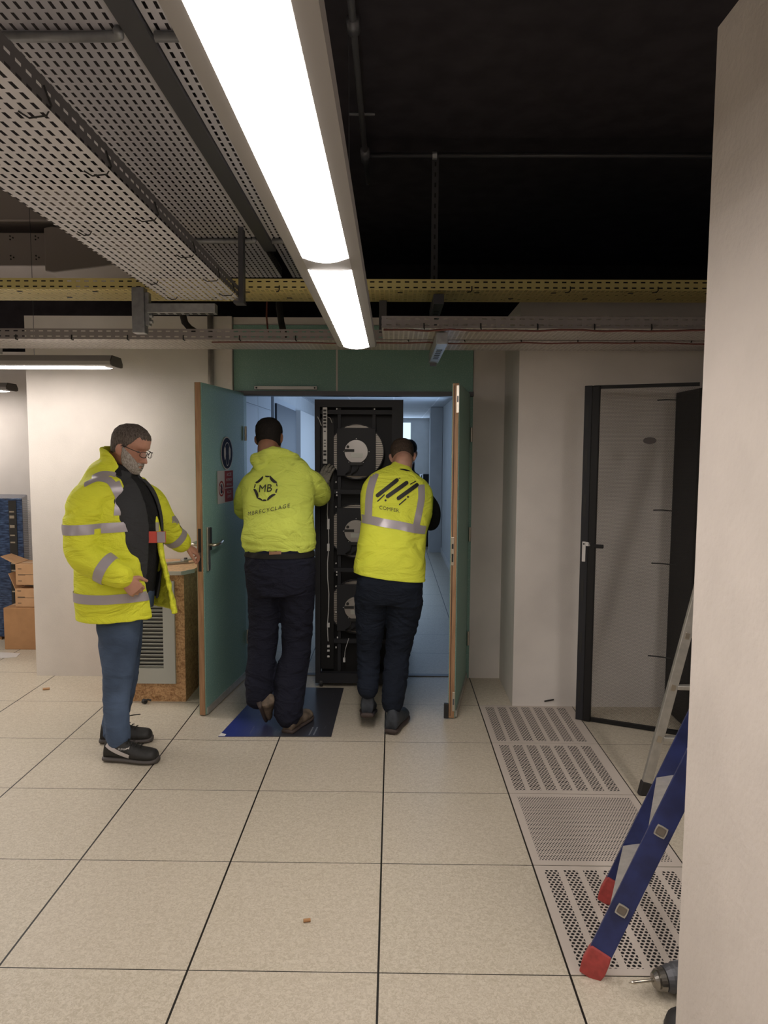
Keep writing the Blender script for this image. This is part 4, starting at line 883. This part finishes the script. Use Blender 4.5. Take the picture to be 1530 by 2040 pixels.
def hand(b, wrist, direc, palm_n, thumb, curl=.5, size=1.0, spread=.0, r=.0085):
    """direc: wrist to fingers, palm_n: out of the palm, thumb: towards the thumb side"""
    d_ = V(direc).normalized(); pn = V(palm_n); pn = (pn-d_*pn.dot(d_)).normalized(); s_ = d_.cross(pn); s_ = s_ if s_.dot(V(thumb)) > 0 else -s_
    W = V(wrist); k = size; rs = []
    for a, w_, t_ in ((0, .027, .020), (.02, .031, .019), (.05, .039, .016), (.08, .042, .014), (.095, .038, .011)):
        rs.append([W+d_*a*k+(s_*math.cos(q)*w_+pn*math.sin(q)*t_)*k for q in [2*math.pi*i/16 for i in range(16)]])
    b.rings(rs)
    for i, (o_, L) in enumerate(((.030, .074), (.010, .082), (-.011, .076), (-.031, .060))):
        p = W+(d_*(.086-abs(i-1)*.004)+s_*o_)*k; dd_ = (d_+s_*spread*(1.5-i)*.3).normalized(); pts = [(p-dd_*.02*k, r*k)]
        ang = 0
        for q, f_ in enumerate((.45, .32, .25)):
            ang += curl*(.7, .9, .6)[q]; v = dd_*math.cos(ang)+pn*math.sin(ang); pts.append((p, r*k*(1-.08*q))); p = p+v*L*f_*k
        pts.append((p, r*k*.78)); limb(b, pts, 10, 3)
    p = W+(d_*.025+s_*.022)*k; v = (d_*.75+s_*.8+pn*.25).normalized(); v2 = (d_*.95+s_*.25+pn*(.2+curl*.4)).normalized()
    limb(b, [(p, .012*k), (p+v*.04*k, .0115*k), (p+v*.04*k+v2*.032*k, .0100*k), (p+v*.04*k+v2*.058*k, .0078*k)], 10, 3)
    return b
def shoe(name, heel, toe, up, mat, smat, parent, L=None, h=.10, w=.048, collar=True, label=None, sole_h=.028):
    heel, toe = V(heel), V(toe); d_ = (toe-heel); L = d_.length; d_ = d_/L; u = V(up); u = (u-d_*u.dot(d_)).normalized(); s_ = d_.cross(u)
    prof = [(-.01, .62, .55, .75), (.02, .74, .95, .95), (.10, .80, 1.10, 1.0), (.26, .80, 1.08, 1.0), (.40, .82, .86, 1.0), (.55, .92, .66, 1.0), (.70, 1.0, .52, 1.0), (.85, .98, .46, 1.0), (.95, .80, .40, 1.0), (1.0, .45, .25, .8)]
    def mk(z0, zf, wk, dl=0.0):
        rs = []
        for p in cr(prof, 3):
            c = heel+d_*(p[0]*(L+dl)-dl/2); top = sole_h+h*p[2] if zf else sole_h; w_ = w*p[1]*wk; row = []
            for q in range(20):
                a = 2*math.pi*q/20; e = 2.6; co, si = math.cos(a), math.sin(a); r = (abs(co)**e+abs(si)**e)**(-1/e)
                zc = (z0+top)/2; hz = (top-z0)/2; nar = 1-.30*max(0, si) if zf else 1.0
                row.append(c+s_*co*r*w_*nar+u*(zc+si*r*hz))
            rs.append(row)
        return B().rings(rs)
    o = mk(.012, True, 1.0).build(name, mat, parent, smooth=True, label=label)
    mk(0.0, False, 1.09, .012).build('sole', smat, o, smooth=True)
    return o, (heel, d_, s_, u, L)

def person(label, foot):
    return thing('person', label, 'person', foot)

# ---- bearded man with the open hi-vis coat
FM = person('bearded man in glasses, open yellow hi-vis coat and blue jeans, reaching for the door handle', (-1.42, 3.78, 0))
side = V((-.26, -.965, 0)); fwd = V((.965, -.26, 0)); trunk.fwd = fwd
hd = Head(at(259, 893, 3.78), (.94, -.17, -.36), (.25, -.02, 1), 1.05)
pel, che, nk = at(238, 1185, 3.78), at(236, 1010, 3.78), at(238, 945, 3.78)
Rs, Re, Rw = at(186, 985, 3.60), at(166, 1098, 3.52), at(245, 1152, 3.50)
Ls, Le, Lw = at(292, 985, 3.97), at(322, 1045, 4.08), at(366, 1086, 4.20)
Rh, Rk, Ra = at(233, 1195, 3.70), at(236, 1345, 3.68), at(238, 1482, 3.66)
Lh, Lk, La = at(243, 1195, 3.88), at(247, 1335, 3.88), at(226, 1462, 3.89)
b = B(); hd.add(b)
limb(b, [(hd.p((0, -.035, -.05)), .056), (hd.p((0, -.05, -.11)), .058), (nk+V((0, 0, -.03)), .07)])
trunk(b, [(pel, .15, .10), ((pel+che)/2, .14, .09), (che, .16, .10), (nk+V((0, 0, -.03)), .08, .06)], side)
limb(b, [(Rs+V((.05, .05, 0)), .05), (Re, .038), (Rw, .026)]); limb(b, [(Ls+V((-.03, -.05, 0)), .05), (Le, .038), (Lw, .026)])
limb(b, [(Rh, .07), (Rk, .05), (Ra, .035)]); limb(b, [(Lh, .07), (Lk, .05), (La, .035)])
hand(b, Rw+V((0.005, 0, 0)), at(282, 1188, 3.56)-Rw, (-.2, .95, -.2), (.3, 0, 1), .75, 1.02)
hand(b, Lw, at(392, 1100, 4.24)-Lw, (.0, .35, -.9), (.1, -1, .3), .7, .98)
fuse(b, 'body', M_skinA, FM, .0042, 1)
def hair_f(th, z):
    a = abs(th); line = .078-.012*math.cos(a) if a < .9 else (.07-(a-.9)*.16 if a < 1.35 else (.0 if a < 1.75 else -.03-(a-1.75)*.04))
    return (z-line)/.016+.5*noise.noise(V((th*9, z*60, 0)))
hd.shell('hair', M_hairA, FM, hair_f, .004)
def beard_f(th, z):
    a = abs(th); f = min((-.046+max(0, a-.45)*.055-z)/.010, (1.55-a)/.12); mouth = (th/.26)**2+((z+.067)/.0075)**2
    return min(f, (mouth-1)*1.5)+.35*noise.noise(V((th*11, z*90, 3)))
hd.shell('beard', M_beard, FM, beard_f, .008)
for s_ in (-1, 1): B().ball(hd.p((.031*s_, .0635, .004)), hd.M.to_3x3() @ V((.011, 0, 0)), hd.M.to_3x3() @ V((0, .010, 0)), hd.M.to_3x3() @ V((0, 0, .006)), 12, 8).build('eye', M_eye, FM, smooth=True)
se = lambda x: math.copysign(abs(x)**.6, x)
gl = B()
for s_ in (-1, 1):
    c = V((.032*s_, .103, .002)); gl.tube([hd.p(c+V((se(math.cos(a))*.025, -.012*abs(math.cos(a))*(1 if math.cos(a)*s_ > 0 else .2), se(math.sin(a))*.0145))) for a in [2*math.pi*i/24 for i in range(25)]], .0019, 6)
    gl.tube([hd.p((.056*s_, .092, .008)), hd.p((.073*s_, .07, .010)), hd.p((.080*s_, 0, .012)), hd.p((.079*s_, -.018, .0))], .0021, 6)
gl.tube([hd.p((-.009, .104, .008)), hd.p((0, .108, .010)), hd.p((.009, .104, .008))], .0019, 6)
gl = gl.build('glasses', M_ink, FM, smooth=True)
for s_ in (-1, 1): B().prism([hd.p((.032*s_+se(math.cos(a))*.024, .100, .002+se(math.sin(a))*.014)) for a in [2*math.pi*i/20 for i in range(20)]], hd.f*.001).build('lens', M_glass, gl)
# dark clothes under the coat
b = B(); trunk(b, [(at(247, 1195, 3.78), .175, .125), (at(254, 1120, 3.78), .185, .135), (at(252, 1040, 3.78), .185, .145), (at(244, 985, 3.78), .18, .125), (at(240, 950, 3.78), .12, .09), (at(246, 925, 3.78), .074, .066)], side)
sw = fuse(b, 'sweater', M_dark, FM, .008, 3, folds(.005, 9, (1, 1, .7), 3))
b = B(); gp = [(.28, .28)]*6
trunk(b, [(at(250, 1190, 3.78), .190, .150), (at(257, 1120, 3.78), .198, .152), (at(254, 1040, 3.78), .197, .160), (at(245, 985, 3.78), .190, .140), (at(242, 950, 3.78), .115, .098), (at(248, 932, 3.78), .082, .078)], side, gap=[(.30, .55), (.25, .6), (.22, .5), (.2, .35), (.3, .35), (.4, .4)], thick=.012)
fuse(b, 'gilet', M_dark2, FM, .006, 2, folds(.004, 8, (1, 1, .6), 9))
# coat: open shell, sleeves, collar
b = B()
def fl(t, ph, f, s_):
    k = max(0, 1-t*1.8); far = ph > math.pi
    return (f*(.12*k)*math.exp(-((ph-(2*math.pi-.25))/.55)**2) if far else f*(.05*k)*math.exp(-((ph-.3)/.5)**2)) + f*(.055)*k*math.exp(-((ph-math.pi)/1.0)**2)
trunk(b, [(at(236, 1222, 3.78), .255, .20), (at(234, 1170, 3.78), .25, .195), (at(232, 1110, 3.78), .24, .185), (at(230, 1040, 3.78), .235, .18), (at(228, 990, 3.78), .222, .165), (at(226, 962, 3.78), .195, .145), (at(226, 945, 3.78), .145, .115), (at(232, 932, 3.78), .095, .09)],
      side, n=60, gap=[(.20, .20), (.26, .25), (.36, .30), (.42, .28), (.46, .28), (.52, .34), (.60, .50), (.62, .55)], thick=.022, flare=fl)
limb(b, [(Rs+V((.045, .05, .015)), .085), (at(176, 1000, 3.575), .093), (at(163, 1050, 3.545), .088), (at(168, 1105, 3.52), .083), (at(205, 1130, 3.51), .076), (at(240, 1148, 3.505), .064)], 22)
limb(b, [(Ls+V((-.05, -.06, 0)), .085), (at(300, 1000, 3.98), .085), (at(318, 1034, 4.04), .08), (at(340, 1062, 4.12), .073), (at(360, 1080, 4.18), .062)], 22)
trunk(b, [(at(230, 950, 3.78), .100, .092), (at(235, 925, 3.78), .092, .086), (at(236, 905, 3.775), .090, .084), (at(236, 892, 3.77), .092, .086)], side, n=50, gap=[(.75, .75), (.85, .90), (1.25, 1.2), (1.75, 1.5)], thick=.014)
coat = fuse(b, 'coat', M_jacket, FM, .0075, 3, folds(.006, 6, (1, 1, 1.5), 1), label='yellow hi-vis coat hanging open')
bv = tree(coat)
# reflective tape
ring_band(coat, bv, at(230, 1043, 3.78), (0.03, 0, 1), .050, .42, (40, 215), ref=(1, 0, 0), nseg=60)
ring_band(coat, bv, at(232, 1176, 3.78), (0, 0, 1), .048, .42, (150, 330), ref=(1, 0, 0), nseg=70)
ring_band(coat, bv, at(230, 1043, 3.78), (-.02, 0, 1), .050, .42, (215, 318), ref=(1, 0, 0), nseg=50)
strip(bv, [at(160, 962, 3.5), at(182, 950, 3.5), at(208, 958, 3.5), at(223, 985, 3.5), at(226, 1012, 3.5), at(226, 1030, 3.5)], .050, (0, 1, 0), coat)
ax = (at(240, 1148, 3.505)-at(185, 1118, 3.515)).normalized(); ring_band(coat, bv, at(213, 1134, 3.51), ax, .050, .135, (0, 360), ref=(0, 0, 1), nseg=72, rmax=.108)
ax = (at(360, 1080, 4.18)-at(335, 1056, 4.1)).normalized(); ring_band(coat, bv, at(347, 1068, 4.14), ax, .050, .12, (0, 360), ref=(0, 0, 1), nseg=48)
for px, py in ((246, 1010), (256, 1067)):
    h_ = bv.ray_cast(at(px, py, 3.2), V((0, 1, 0)), 1.5)
    if h_[0]: B().cyl(h_[0]+V((0, -.006, 0)), h_[0]+V((0, .003, 0)), .006, 12).build('snap_button', M_ink, coat)
# badge
bc = at(312, 1070, 3.70); bg = B().obox(bc, V((.046, .006, 0)), V((0, .001, 0)), V((0, 0, .030))).build('badge', M_badge, FM, label='red and photo identity badge on a clip')
B().obox(bc+V((.024, -.0005, 0)), V((.020, .003, 0)), V((0, .0015, 0)), V((0, 0, .028))).build('badge_photo', M_badgew, bg); B().obox(bc+V((.005, 0, .055)), V((.008, 0, 0)), V((0, .003, 0)), V((0, 0, .022))).build('badge_clip', M_alu, bg)
# jeans
b = B(); trunk(b, [(at(252, 1215, 3.78), .165, .115), (at(250, 1180, 3.78), .175, .125), (at(250, 1150, 3.78), .165, .115)], side)
limb(b, [(Rh+V((.01, 0, -.02)), .118), (at(236, 1270, 3.69), .104), (Rk+V((0, 0, .02)), .080), (at(231, 1400, 3.67), .066), (at(236, 1472, 3.66), .062)], 22, sq=.95)
limb(b, [(Lh+V((.0, 0, -.02)), .115), (at(246, 1265, 3.88), .10), (Lk, .080), (at(238, 1395, 3.88), .070), (at(224, 1455, 3.89), .062)], 22)
jn = fuse(b, 'jeans', M_jeansb, FM, .0075, 3, folds(.0045, 9, (1, 1, 1.3), 4))
pts = [at(px, py, 3.3) for px, py in ((224, 1245), (235, 1300), (240, 1350), (236, 1400), (238, 1440), (244, 1475))]
strip(tree(jn), pts, .004, (0, 1, 0), jn, 'seam', plain('seam_thread', (.17, .20, .28), .8), off=.002)
s1, fr_ = shoe('shoe', (-1.500, 3.655, .002), (-1.222, 3.625, .002), (0, 0, 1), M_shoek, M_sole, FM, h=.095, w=.052, label='black trainer with a pale stripe, nearer foot')
s2, _ = shoe('shoe', (-1.615, 3.880, .002), (-1.345, 3.905, .002), (0, 0, 1), M_shoek, M_sole, FM, h=.095, w=.050)
bs = tree(s1)
sp = [V((-1.485, 3.5, .098)), V((-1.45, 3.5, .075)), V((-1.405, 3.5, .055)), V((-1.36, 3.5, .042))]
strip(bs, sp, .022, (0, 1, 0), s1, 'side_stripe', M_signw, off=.002)
flat_text('PUMA', .014, V((-1.40, 3.3, .074)), V((1, 0, 0)), Z, V((0, -1, 0)), M_white, s1, 'shoe_lettering', bvh=bs, proj=V((0, 1, 0)), offp=.002, off=.0004)
b = B(); cx = V((-1.372, 3.3, .082)); hit = bs.ray_cast(cx, V((0, 1, 0)), 1.0)
if hit[0]: B().prism([V((hit[0].x+x, hit[0].y-.003, hit[0].z+z_)) for x, z_ in ((-.012, -.004), (-.004, .002), (.006, .004), (.014, .012), (.011, .004), (.010, -.004), (.004, -.001), (-.006, -.006))], (0, .003, 0)).build('shoe_emblem', M_white, s1)
for s_, off_ in ((s1, (0, 0, 0)), (s2, (-.118, .255, 0))):
    lc = V((-1.375, 3.64, .112))+V(off_)
    for i in range(4): B().tube([lc+V((.022*i, -.026, -.008*i-.006)), lc+V((.022*i, 0, .006-.010*i)), lc+V((.022*i, .026, -.008*i-.006))], .003, 6).build('lace', M_ink, s_)
B().tube([V((-1.50, 3.87, .11)), V((-1.475, 3.86, .155)), V((-1.43, 3.86, .165)), V((-1.39, 3.86, .17))], .003, 6).build('lace', M_ink, s2)

# ---- left worker in the lime hooded sweatshirt, seen from behind
W1 = person('man in lime hooded sweatshirt and navy trousers, seen from behind, pushing the rack', (-.65, 4.15, 0))
side = V((1, 0, 0)); trunk.fwd = V((0, 1, 0))
hd = Head(at(537, 872, 4.52), (.12, .96, -.22), (-.08, .1, 1), 1.03)
b = B(); hd.add(b)
pel, che, nk = at(560, 1120, 4.22), at(553, 980, 4.38), at(541, 915, 4.46)
limb(b, [(hd.p((0, -.035, -.05)), .062), (hd.p((0, -.045, -.10)), .064), (nk+V((0, 0, -.05)), .07)])
trunk(b, [(pel, .16, .10), (che, .17, .10), (nk+V((0, 0, -.08)), .09, .07)], side)
Rs, Re, Rw = at(612, 955, 4.42), at(637, 990, 4.56), at(640, 968, 4.73)
Ls, Le, Lw = at(495, 965, 4.42), at(487, 1015, 4.60), at(560, 990, 4.74)
for a_, b_, c_ in ((Rs, Re, Rw), (Ls, Le, Lw)): limb(b, [(a_, .05), (b_, .038), (c_, .028)])
hand(b, Lw, V((.5, .25, .2)), (0, 1, 0), (0, 0, 1), .3, 1.0)
hipL, knL, anL = at(530, 1160, 4.2), at(524, 1270, 4.24), at(513, 1382, 4.13)
hipR, knR, anR = at(590, 1160, 4.2), at(590, 1275, 4.24), at(574, 1420, 4.08)
for a_, b_, c_ in ((hipL, knL, anL), (hipR, knR, anR)): limb(b, [(a_, .07), (b_, .05), (c_, .036)])
fuse(b, 'body', M_skinB, W1, .005, 2)
hd.shell('hair', M_hairB, W1, lambda th, z: (z-((.075 if abs(th) < .8 else .02 if abs(th) < 1.5 else -.062)))/.02, .005)
# glove
b = B(); hand(b, Rw+V((0, 0, -.01)), at(653, 926, 4.80)-Rw, (.45, .9, 0), (-1, 0, .5), .25, 1.15, .1, .0098); fuse(b, 'glove', M_glove, W1, .0045, 1, label='grey knitted work glove')
b = B(); trunk(b, [(at(559, 1097, 4.24), .206, .145), (at(558, 1084, 4.24), .214, .155), (at(556, 1068, 4.25), .222, .165), (at(556, 1045, 4.27), .208, .158), (at(555, 1010, 4.32), .213, .155), (at(554, 975, 4.38), .222, .15), (at(554, 948, 4.42), .205, .13), (at(548, 925, 4.45), .15, .11), (at(542, 908, 4.47), .09, .085), (at(540, 898, 4.48), .075, .075)], side, n=48)
limb(b, [(at(602, 955, 4.42), .085), (at(622, 968, 4.48), .088), (at(635, 985, 4.56), .076), (at(640, 978, 4.66), .06), (Rw, .045)], 22)
limb(b, [(at(508, 965, 4.42), .085), (at(494, 990, 4.48), .082), (at(490, 1015, 4.58), .07), (at(520, 1008, 4.68), .055), (Lw, .042)], 22)
def fh(p):
    q = folds(.0065, 5, (.9, .6, 2.6), 2)(p); zz = p.z; lo = max(0, 1-(zz-.98)/.16) if zz > .98 else 1
    return q*(.5+lo)+.006*lo*math.sin(zz*150+p.x*9)
ho = fuse(b, 'hoodie', M_hoodie, W1, .0075, 3, fh, label='lime hooded sweatshirt with printed back'); bv = tree(ho)
b = B(); limb(b, [(at(513, 916, 4.41), .042), (at(532, 907, 4.37), .046), (at(560, 905, 4.385), .044), (at(586, 914, 4.43), .038)], 18, sq=.8); limb(b, [(at(512, 915, 4.375), .045), (at(517, 932, 4.335), .03), (at(519, 942, 4.325), .014)], 16); limb(b, [(at(530, 910, 4.365), .05), (at(525, 930, 4.335), .03)], 16); limb(b, [(at(545, 905, 4.38), .05), (at(548, 922, 4.36), .028)], 16)
fuse(b, 'hood', M_hoodie, ho, .006, 5, folds(.004, 9, (1, 1, 1.4), 6))
PJ = V((0, 1, 0)); c = V((534, 971))
for k, (a0, a1, th, bd) in enumerate(((112, 152, 5.0, 2.6), (160, 180, 2.6, 1), (75, 98, 2.8, 1), (30, 70, 5.5, 2.6), (8, 24, 2.2, .8), (-22, -4, 3.2, 1), (-72, -32, 5.0, 2.6), (-98, -80, 3.0, .8), (-125, -100, 3.0, 1), (-172, -130, 5.5, 2.6))):
    R_ = 23.5; p_, q_ = [(c.x+R_*math.cos(math.radians(a)), c.y-R_*1.0*math.sin(math.radians(a))) for a in (a0+3, a1-3)]
    pill(bv, q_, p_, th, PJ, ho, 'logo_leaf', taper=True, bend=bd, Yv=4.3)
xd = (at(600, 958, 4.32)-at(500, 966, 4.32)).normalized()
flat_text('MB', .062, at(534, 978, 4.3), xd, Z, None, M_ink, ho, 'logo_letters', bvh=bv, proj=PJ, sub=3, off=.0004)
xd = (at(582, 1003, 4.3)-at(504, 1019, 4.3)).normalized()
flat_text('MBRECYCLAGE', .031, at(543, 1015, 4.3), xd, Z, None, M_ink, ho, 'lettering', bvh=bv, proj=PJ, sub=2, spacing=1.28)
b = B(); trunk(b, [(at(560, 1185, 4.2), .19, .13), (at(559, 1150, 4.21), .205, .15), (at(558, 1120, 4.22), .205, .15), (at(558, 1096, 4.23), .197, .142)], side)
limb(b, [(hipL, .108), (at(526, 1220, 4.22), .092), (at(523, 1290, 4.22), .088), (at(518, 1350, 4.16), .086), (at(514, 1388, 4.12), .076)], 22)
limb(b, [(hipR, .112), (at(592, 1220, 4.22), .098), (at(590, 1290, 4.22), .088), (at(578, 1360, 4.14), .092), (at(574, 1425, 4.08), .082)], 22)
tr = fuse(b, 'trousers', M_trous, W1, .008, 3, folds(.008, 8, (1, 1, 1.6), 5), label='loose navy work trousers')
bv = tree(tr); ring_band(tr, bv, at(558, 1101, 4.23), (0, 0, 1), .030, .4, (0, 360), nseg=60, off=.005, name='belt', mat=M_leather)
strip(bv, [at(525, 1108, 3.9), at(550, 1107, 3.9)], .034, (0, 1, 0), tr, 'leather_patch', M_patch, off=.009)
shoe('shoe', at(573, 1462, 4.03)*1.0, V((-.505, 4.27, .004)), (0, 0, 1), M_shoetan, M_soleb, W1, h=.085, w=.050, label='worn tan work shoe')
hs = at(511, 1400, 4.06); shoe('shoe', hs, V((hs.x+.01, 4.20, .035)), (0, -.7, .7), M_shoetan, M_soleb, W1, h=.08, w=.052, label='lifted tan work shoe with its sole towards the camera')

# ---- right worker in the hi-vis vest, seen from behind
W2 = person('man in sleeveless yellow hi-vis vest and dark jeans, seen from behind, leaning on the rack', (-.05, 4.15, 0))
side = V((.99, 0, -.12)); trunk.fwd = V((0, 1, 0))
hd = Head(at(802, 910, 4.68), (.03, .80, -.60), (-.05, .55, .84), .98)
b = B(); hd.add(b)
pel, che, nk = at(777, 1165, 4.22), at(790, 1000, 4.45), at(797, 945, 4.58)
limb(b, [(hd.p((0, -.035, -.05)), .058), (hd.p((0, -.05, -.09)), .060), (nk+V((0, 0, -.04)), .07)])
trunk(b, [(pel, .15, .10), (che, .17, .10), (nk+V((0, 0, -.08)), .09, .07)], side)
Rs, Re, Rw = at(846, 990, 4.52), at(856, 1045, 4.64), at(822, 1010, 4.78)
Ls, Le, Lw = at(736, 975, 4.52), at(742, 1045, 4.66), at(745, 1000, 4.78)
for a_, b_, c_ in ((Rs, Re, Rw), (Ls, Le, Lw)): limb(b, [(a_, .045), (b_, .035), (c_, .026)])
for w_ in (Rw, Lw): hand(b, w_, (0, .1, 1), (0, 1, 0), (.2 if w_ is Lw else -.2, 0, 0), .15, .7)
hipL, knL, anL = at(742, 1190, 4.2), at(736, 1290, 4.24), at(733, 1375, 4.14)
hipR, knR, anR = at(806, 1195, 4.2), at(792, 1300, 4.22), at(782, 1408, 4.10)
for a_, b_, c_ in ((hipL, knL, anL), (hipR, knR, anR)): limb(b, [(a_, .07), (b_, .048), (c_, .034)])
fuse(b, 'body', M_skinC, W2, .005, 2)
hd.shell('hair', M_hairC, W2, lambda th, z: (z-((.075 if abs(th) < .8 else .02 if abs(th) < 1.5 else -.035)))/.022, .004)
b = B(); trunk(b, [(at(777, 1150, 4.24), .175, .12), (at(785, 1050, 4.38), .18, .12), (at(791, 985, 4.48), .205, .12), (at(794, 955, 4.54), .15, .1), (at(796, 942, 4.57), .07, .07)], side)
limb(b, [(Rs+V((-.03, 0, 0)), .068), (at(858, 1015, 4.58), .062), (at(858, 1042, 4.64), .052), (at(840, 1028, 4.72), .045), (Rw, .036)]); limb(b, [(Ls+V((.03, 0, 0)), .068), (Le, .052), (Lw, .036)])
fuse(b, 'sweater', M_dark, W2, .008, 3, label='black long sleeved top')
b = B(); trunk(b, [(at(777, 1175, 4.22), .205, .145), (at(776, 1140, 4.25), .212, .15), (at(779, 1100, 4.30), .205, .15), (at(784, 1060, 4.37), .200, .148), (at(789, 1020, 4.44), .222, .145), (at(791, 985, 4.49), .226, .135), (at(793, 963, 4.53), .195, .115), (at(795, 950, 4.56), .13, .095), (at(798, 938, 4.59), .074, .075), (at(799, 930, 4.61), .066, .07)], side, n=48)
vest = fuse(b, 'vest', M_vest, W2, .0075, 3, lambda p: folds(.006, 5, (1.2, 1, 2.0), 8)(p)*(1.5 if p.z < 1.25 else .5), label='yellow hi-vis vest with printed back', cut=(at(776, 1147, 4.24), V((-.12, 0, -.99)))); bv = tree(vest)
bandp = [(714, 1044), (740, 1046), (770, 1051), (800, 1056), (830, 1063), (853, 1068)]
strip(bv, [at(x, y, 4.0) for x, y in bandp], .048, (0, 1, 0), vest)
strip(bv, [at(x, y, 4.0) for x, y in ((744, 947), (735, 975), (731, 1000), (730, 1037))], .046, (0, 1, 0), vest); strip(bv, [at(x, y, 4.0) for x, y in ((845, 972), (845, 1000), (840, 1025), (833, 1055))], .042, (0, 1, 0), vest)
def k4(x, y): return (690+x/6.8, 860+y/6.8)
for p_, q_, th in (((425, 855), (685, 655), 52), ((560, 865), (815, 690), 52), ((705, 890), (955, 720), 52), ((428, 930), (515, 848), 15), ((717, 972), (803, 900), 15), ((532, 918), (532.5, 918), 27), ((832, 873), (832.5, 873), 27), ((868, 708), (940, 672), 13), ((712, 632), (730, 630), 10)):
    pill(bv, k4(*p_), k4(*q_), th/6.8, PJ, vest, 'logo_bar', Yv=4.4)
xd = (at(*k4(710, 1050), 4.4)-at(*k4(465, 1010), 4.4)).normalized()
flat_text('COMFER.', .0295, at(*k4(588, 1050), 4.4), xd, Z, None, M_ink, vest, 'lettering', bvh=bv, proj=PJ, sub=1, off=.0012, spacing=1.08)
ring_band(vest, bv, at(776, 1147, 4.24), (.12, 0, .99), .010, .4, (0, 360), nseg=60, off=.003, name='hem_piping', mat=M_vest)
b = B(); trunk(b, [(at(775, 1205, 4.2), .175, .12), (at(776, 1180, 4.21), .195, .14), (at(777, 1150, 4.23), .192, .135)], side)
limb(b, [(hipL, .108), (at(738, 1240, 4.22), .088), (at(735, 1300, 4.22), .072), (at(733, 1372, 4.13), .062)], 22); limb(b, [(hipR, .112), (at(802, 1240, 4.22), .094), (at(792, 1300, 4.22), .076), (at(787, 1350, 4.17), .075), (at(782, 1402, 4.10), .062)], 22)
jn = fuse(b, 'jeans', M_jeansk, W2, .0075, 3, folds(.006, 10, (1, 1, 2.2), 7), label='close fitting dark jeans'); bv = tree(jn)
for pp in ([(712, 1153), (722, 1158), (738, 1160), (752, 1160)], [(794, 1161), (812, 1163), (830, 1160)]): strip(bv, [at(x, y, 3.9) for x, y in pp], .004, (0, 1, 0), jn, 'pocket_seam', plain('seam_dark', (.06, .065, .08), .8), off=.002)
shoe('shoe', at(779, 1462, 4.03), V((.075, 4.29, .004)), (0, 0, 1), M_shoegrey, M_soleb, W2, h=.105, w=.050, sole_h=.03, label='dark slate safety shoe planted on the floor')
hs = at(731, 1430, 4.10); shoe('shoe', hs, V((hs.x+.005, 4.30, .035)), (0, -.42, .9), M_shoegrey, M_soleb, W2, h=.12, w=.050, sole_h=.03, label='dark safety shoe with its heel lifted')

# ---- fourth person, in dark clothes, beyond the rack
W3 = person('person in dark clothes and cap, half hidden beyond the rack', (.13, 6.25, 0))
side = V((1, 0, 0)); trunk.fwd = V((0, -1, 0))
hd = Head(at(812, 903, 6.2), (-.1, -.9, -.4), (0, -.2, 1), .95); b = B(); hd.add(b)
base = V((0, 6.35, 0)); limb(b, [(hd.p((0, -.03, -.05)), .055), (base+V((.10, 0, 1.48)), .06), (base+V((.03, 0, 1.42)), .07)]); trunk(b, [(base+V((0, 0, .95)), .15, .1), (base+V((.03, 0, 1.3)), .16, .1), (base+V((.03, 0, 1.45)), .09, .07)], side)
for s_ in (-1, 1): limb(b, [(base+V((.09*s_, 0, .9)), .07), (base+V((.1*s_, -.03, .5)), .05), (base+V((.1*s_, 0, .09)), .035)])
for s_ in (-1, 1):
    wr_ = base+V((.03+.14*s_, -.34, 1.15)); limb(b, [(base+V((.03+.17*s_, 0, 1.38)), .04), (base+V((.04+.20*s_, -.10, 1.15)), .035), (wr_, .025)]); hand(b, wr_, (-.1*s_, -.3, .9), (0, -1, 0), (-s_, 0, 0), .1, .5)
fuse(b, 'body', M_skinC, W3, .007, 2)
hd.shell('cap', M_dark, W3, lambda th, z: (z-.03)/.01, .012)
b = B(); trunk(b, [(base+V((0, 0, .88)), .19, .13), (base+V((.02, 0, 1.15)), .19, .14), (base+V((.03, 0, 1.35)), .2, .13), (base+V((.06, 0, 1.47)), .15, .1), (base+V((.12, -.03, 1.58)), .085, .08)], side)
for s_ in (-1, 1): limb(b, [(base+V((.03+.15*s_, 0, 1.38)), .075), (base+V((.04+.20*s_, -.10, 1.15)), .06), (base+V((.03+.14*s_, -.33, 1.14)), .042)])
fuse(b, 'jacket', M_dark, W3, .01, 3); b = B(); trunk(b, [(base+V((0, 0, .80)), .16, .11), (base+V((0, 0, .98)), .17, .12)], side)
for s_ in (-1, 1): limb(b, [(base+V((.09*s_, 0, .85)), .10), (base+V((.1*s_, -.03, .5)), .075), (base+V((.1*s_, 0, .08)), .065)])
fuse(b, 'trousers', M_trous, W3, .01, 3)
for s_ in (-1, 1): shoe('shoe', base+V((.1*s_, .09, 0)), base+V((.1*s_, -.16, 0)), (0, 0, 1), M_shoek, M_sole, W3)
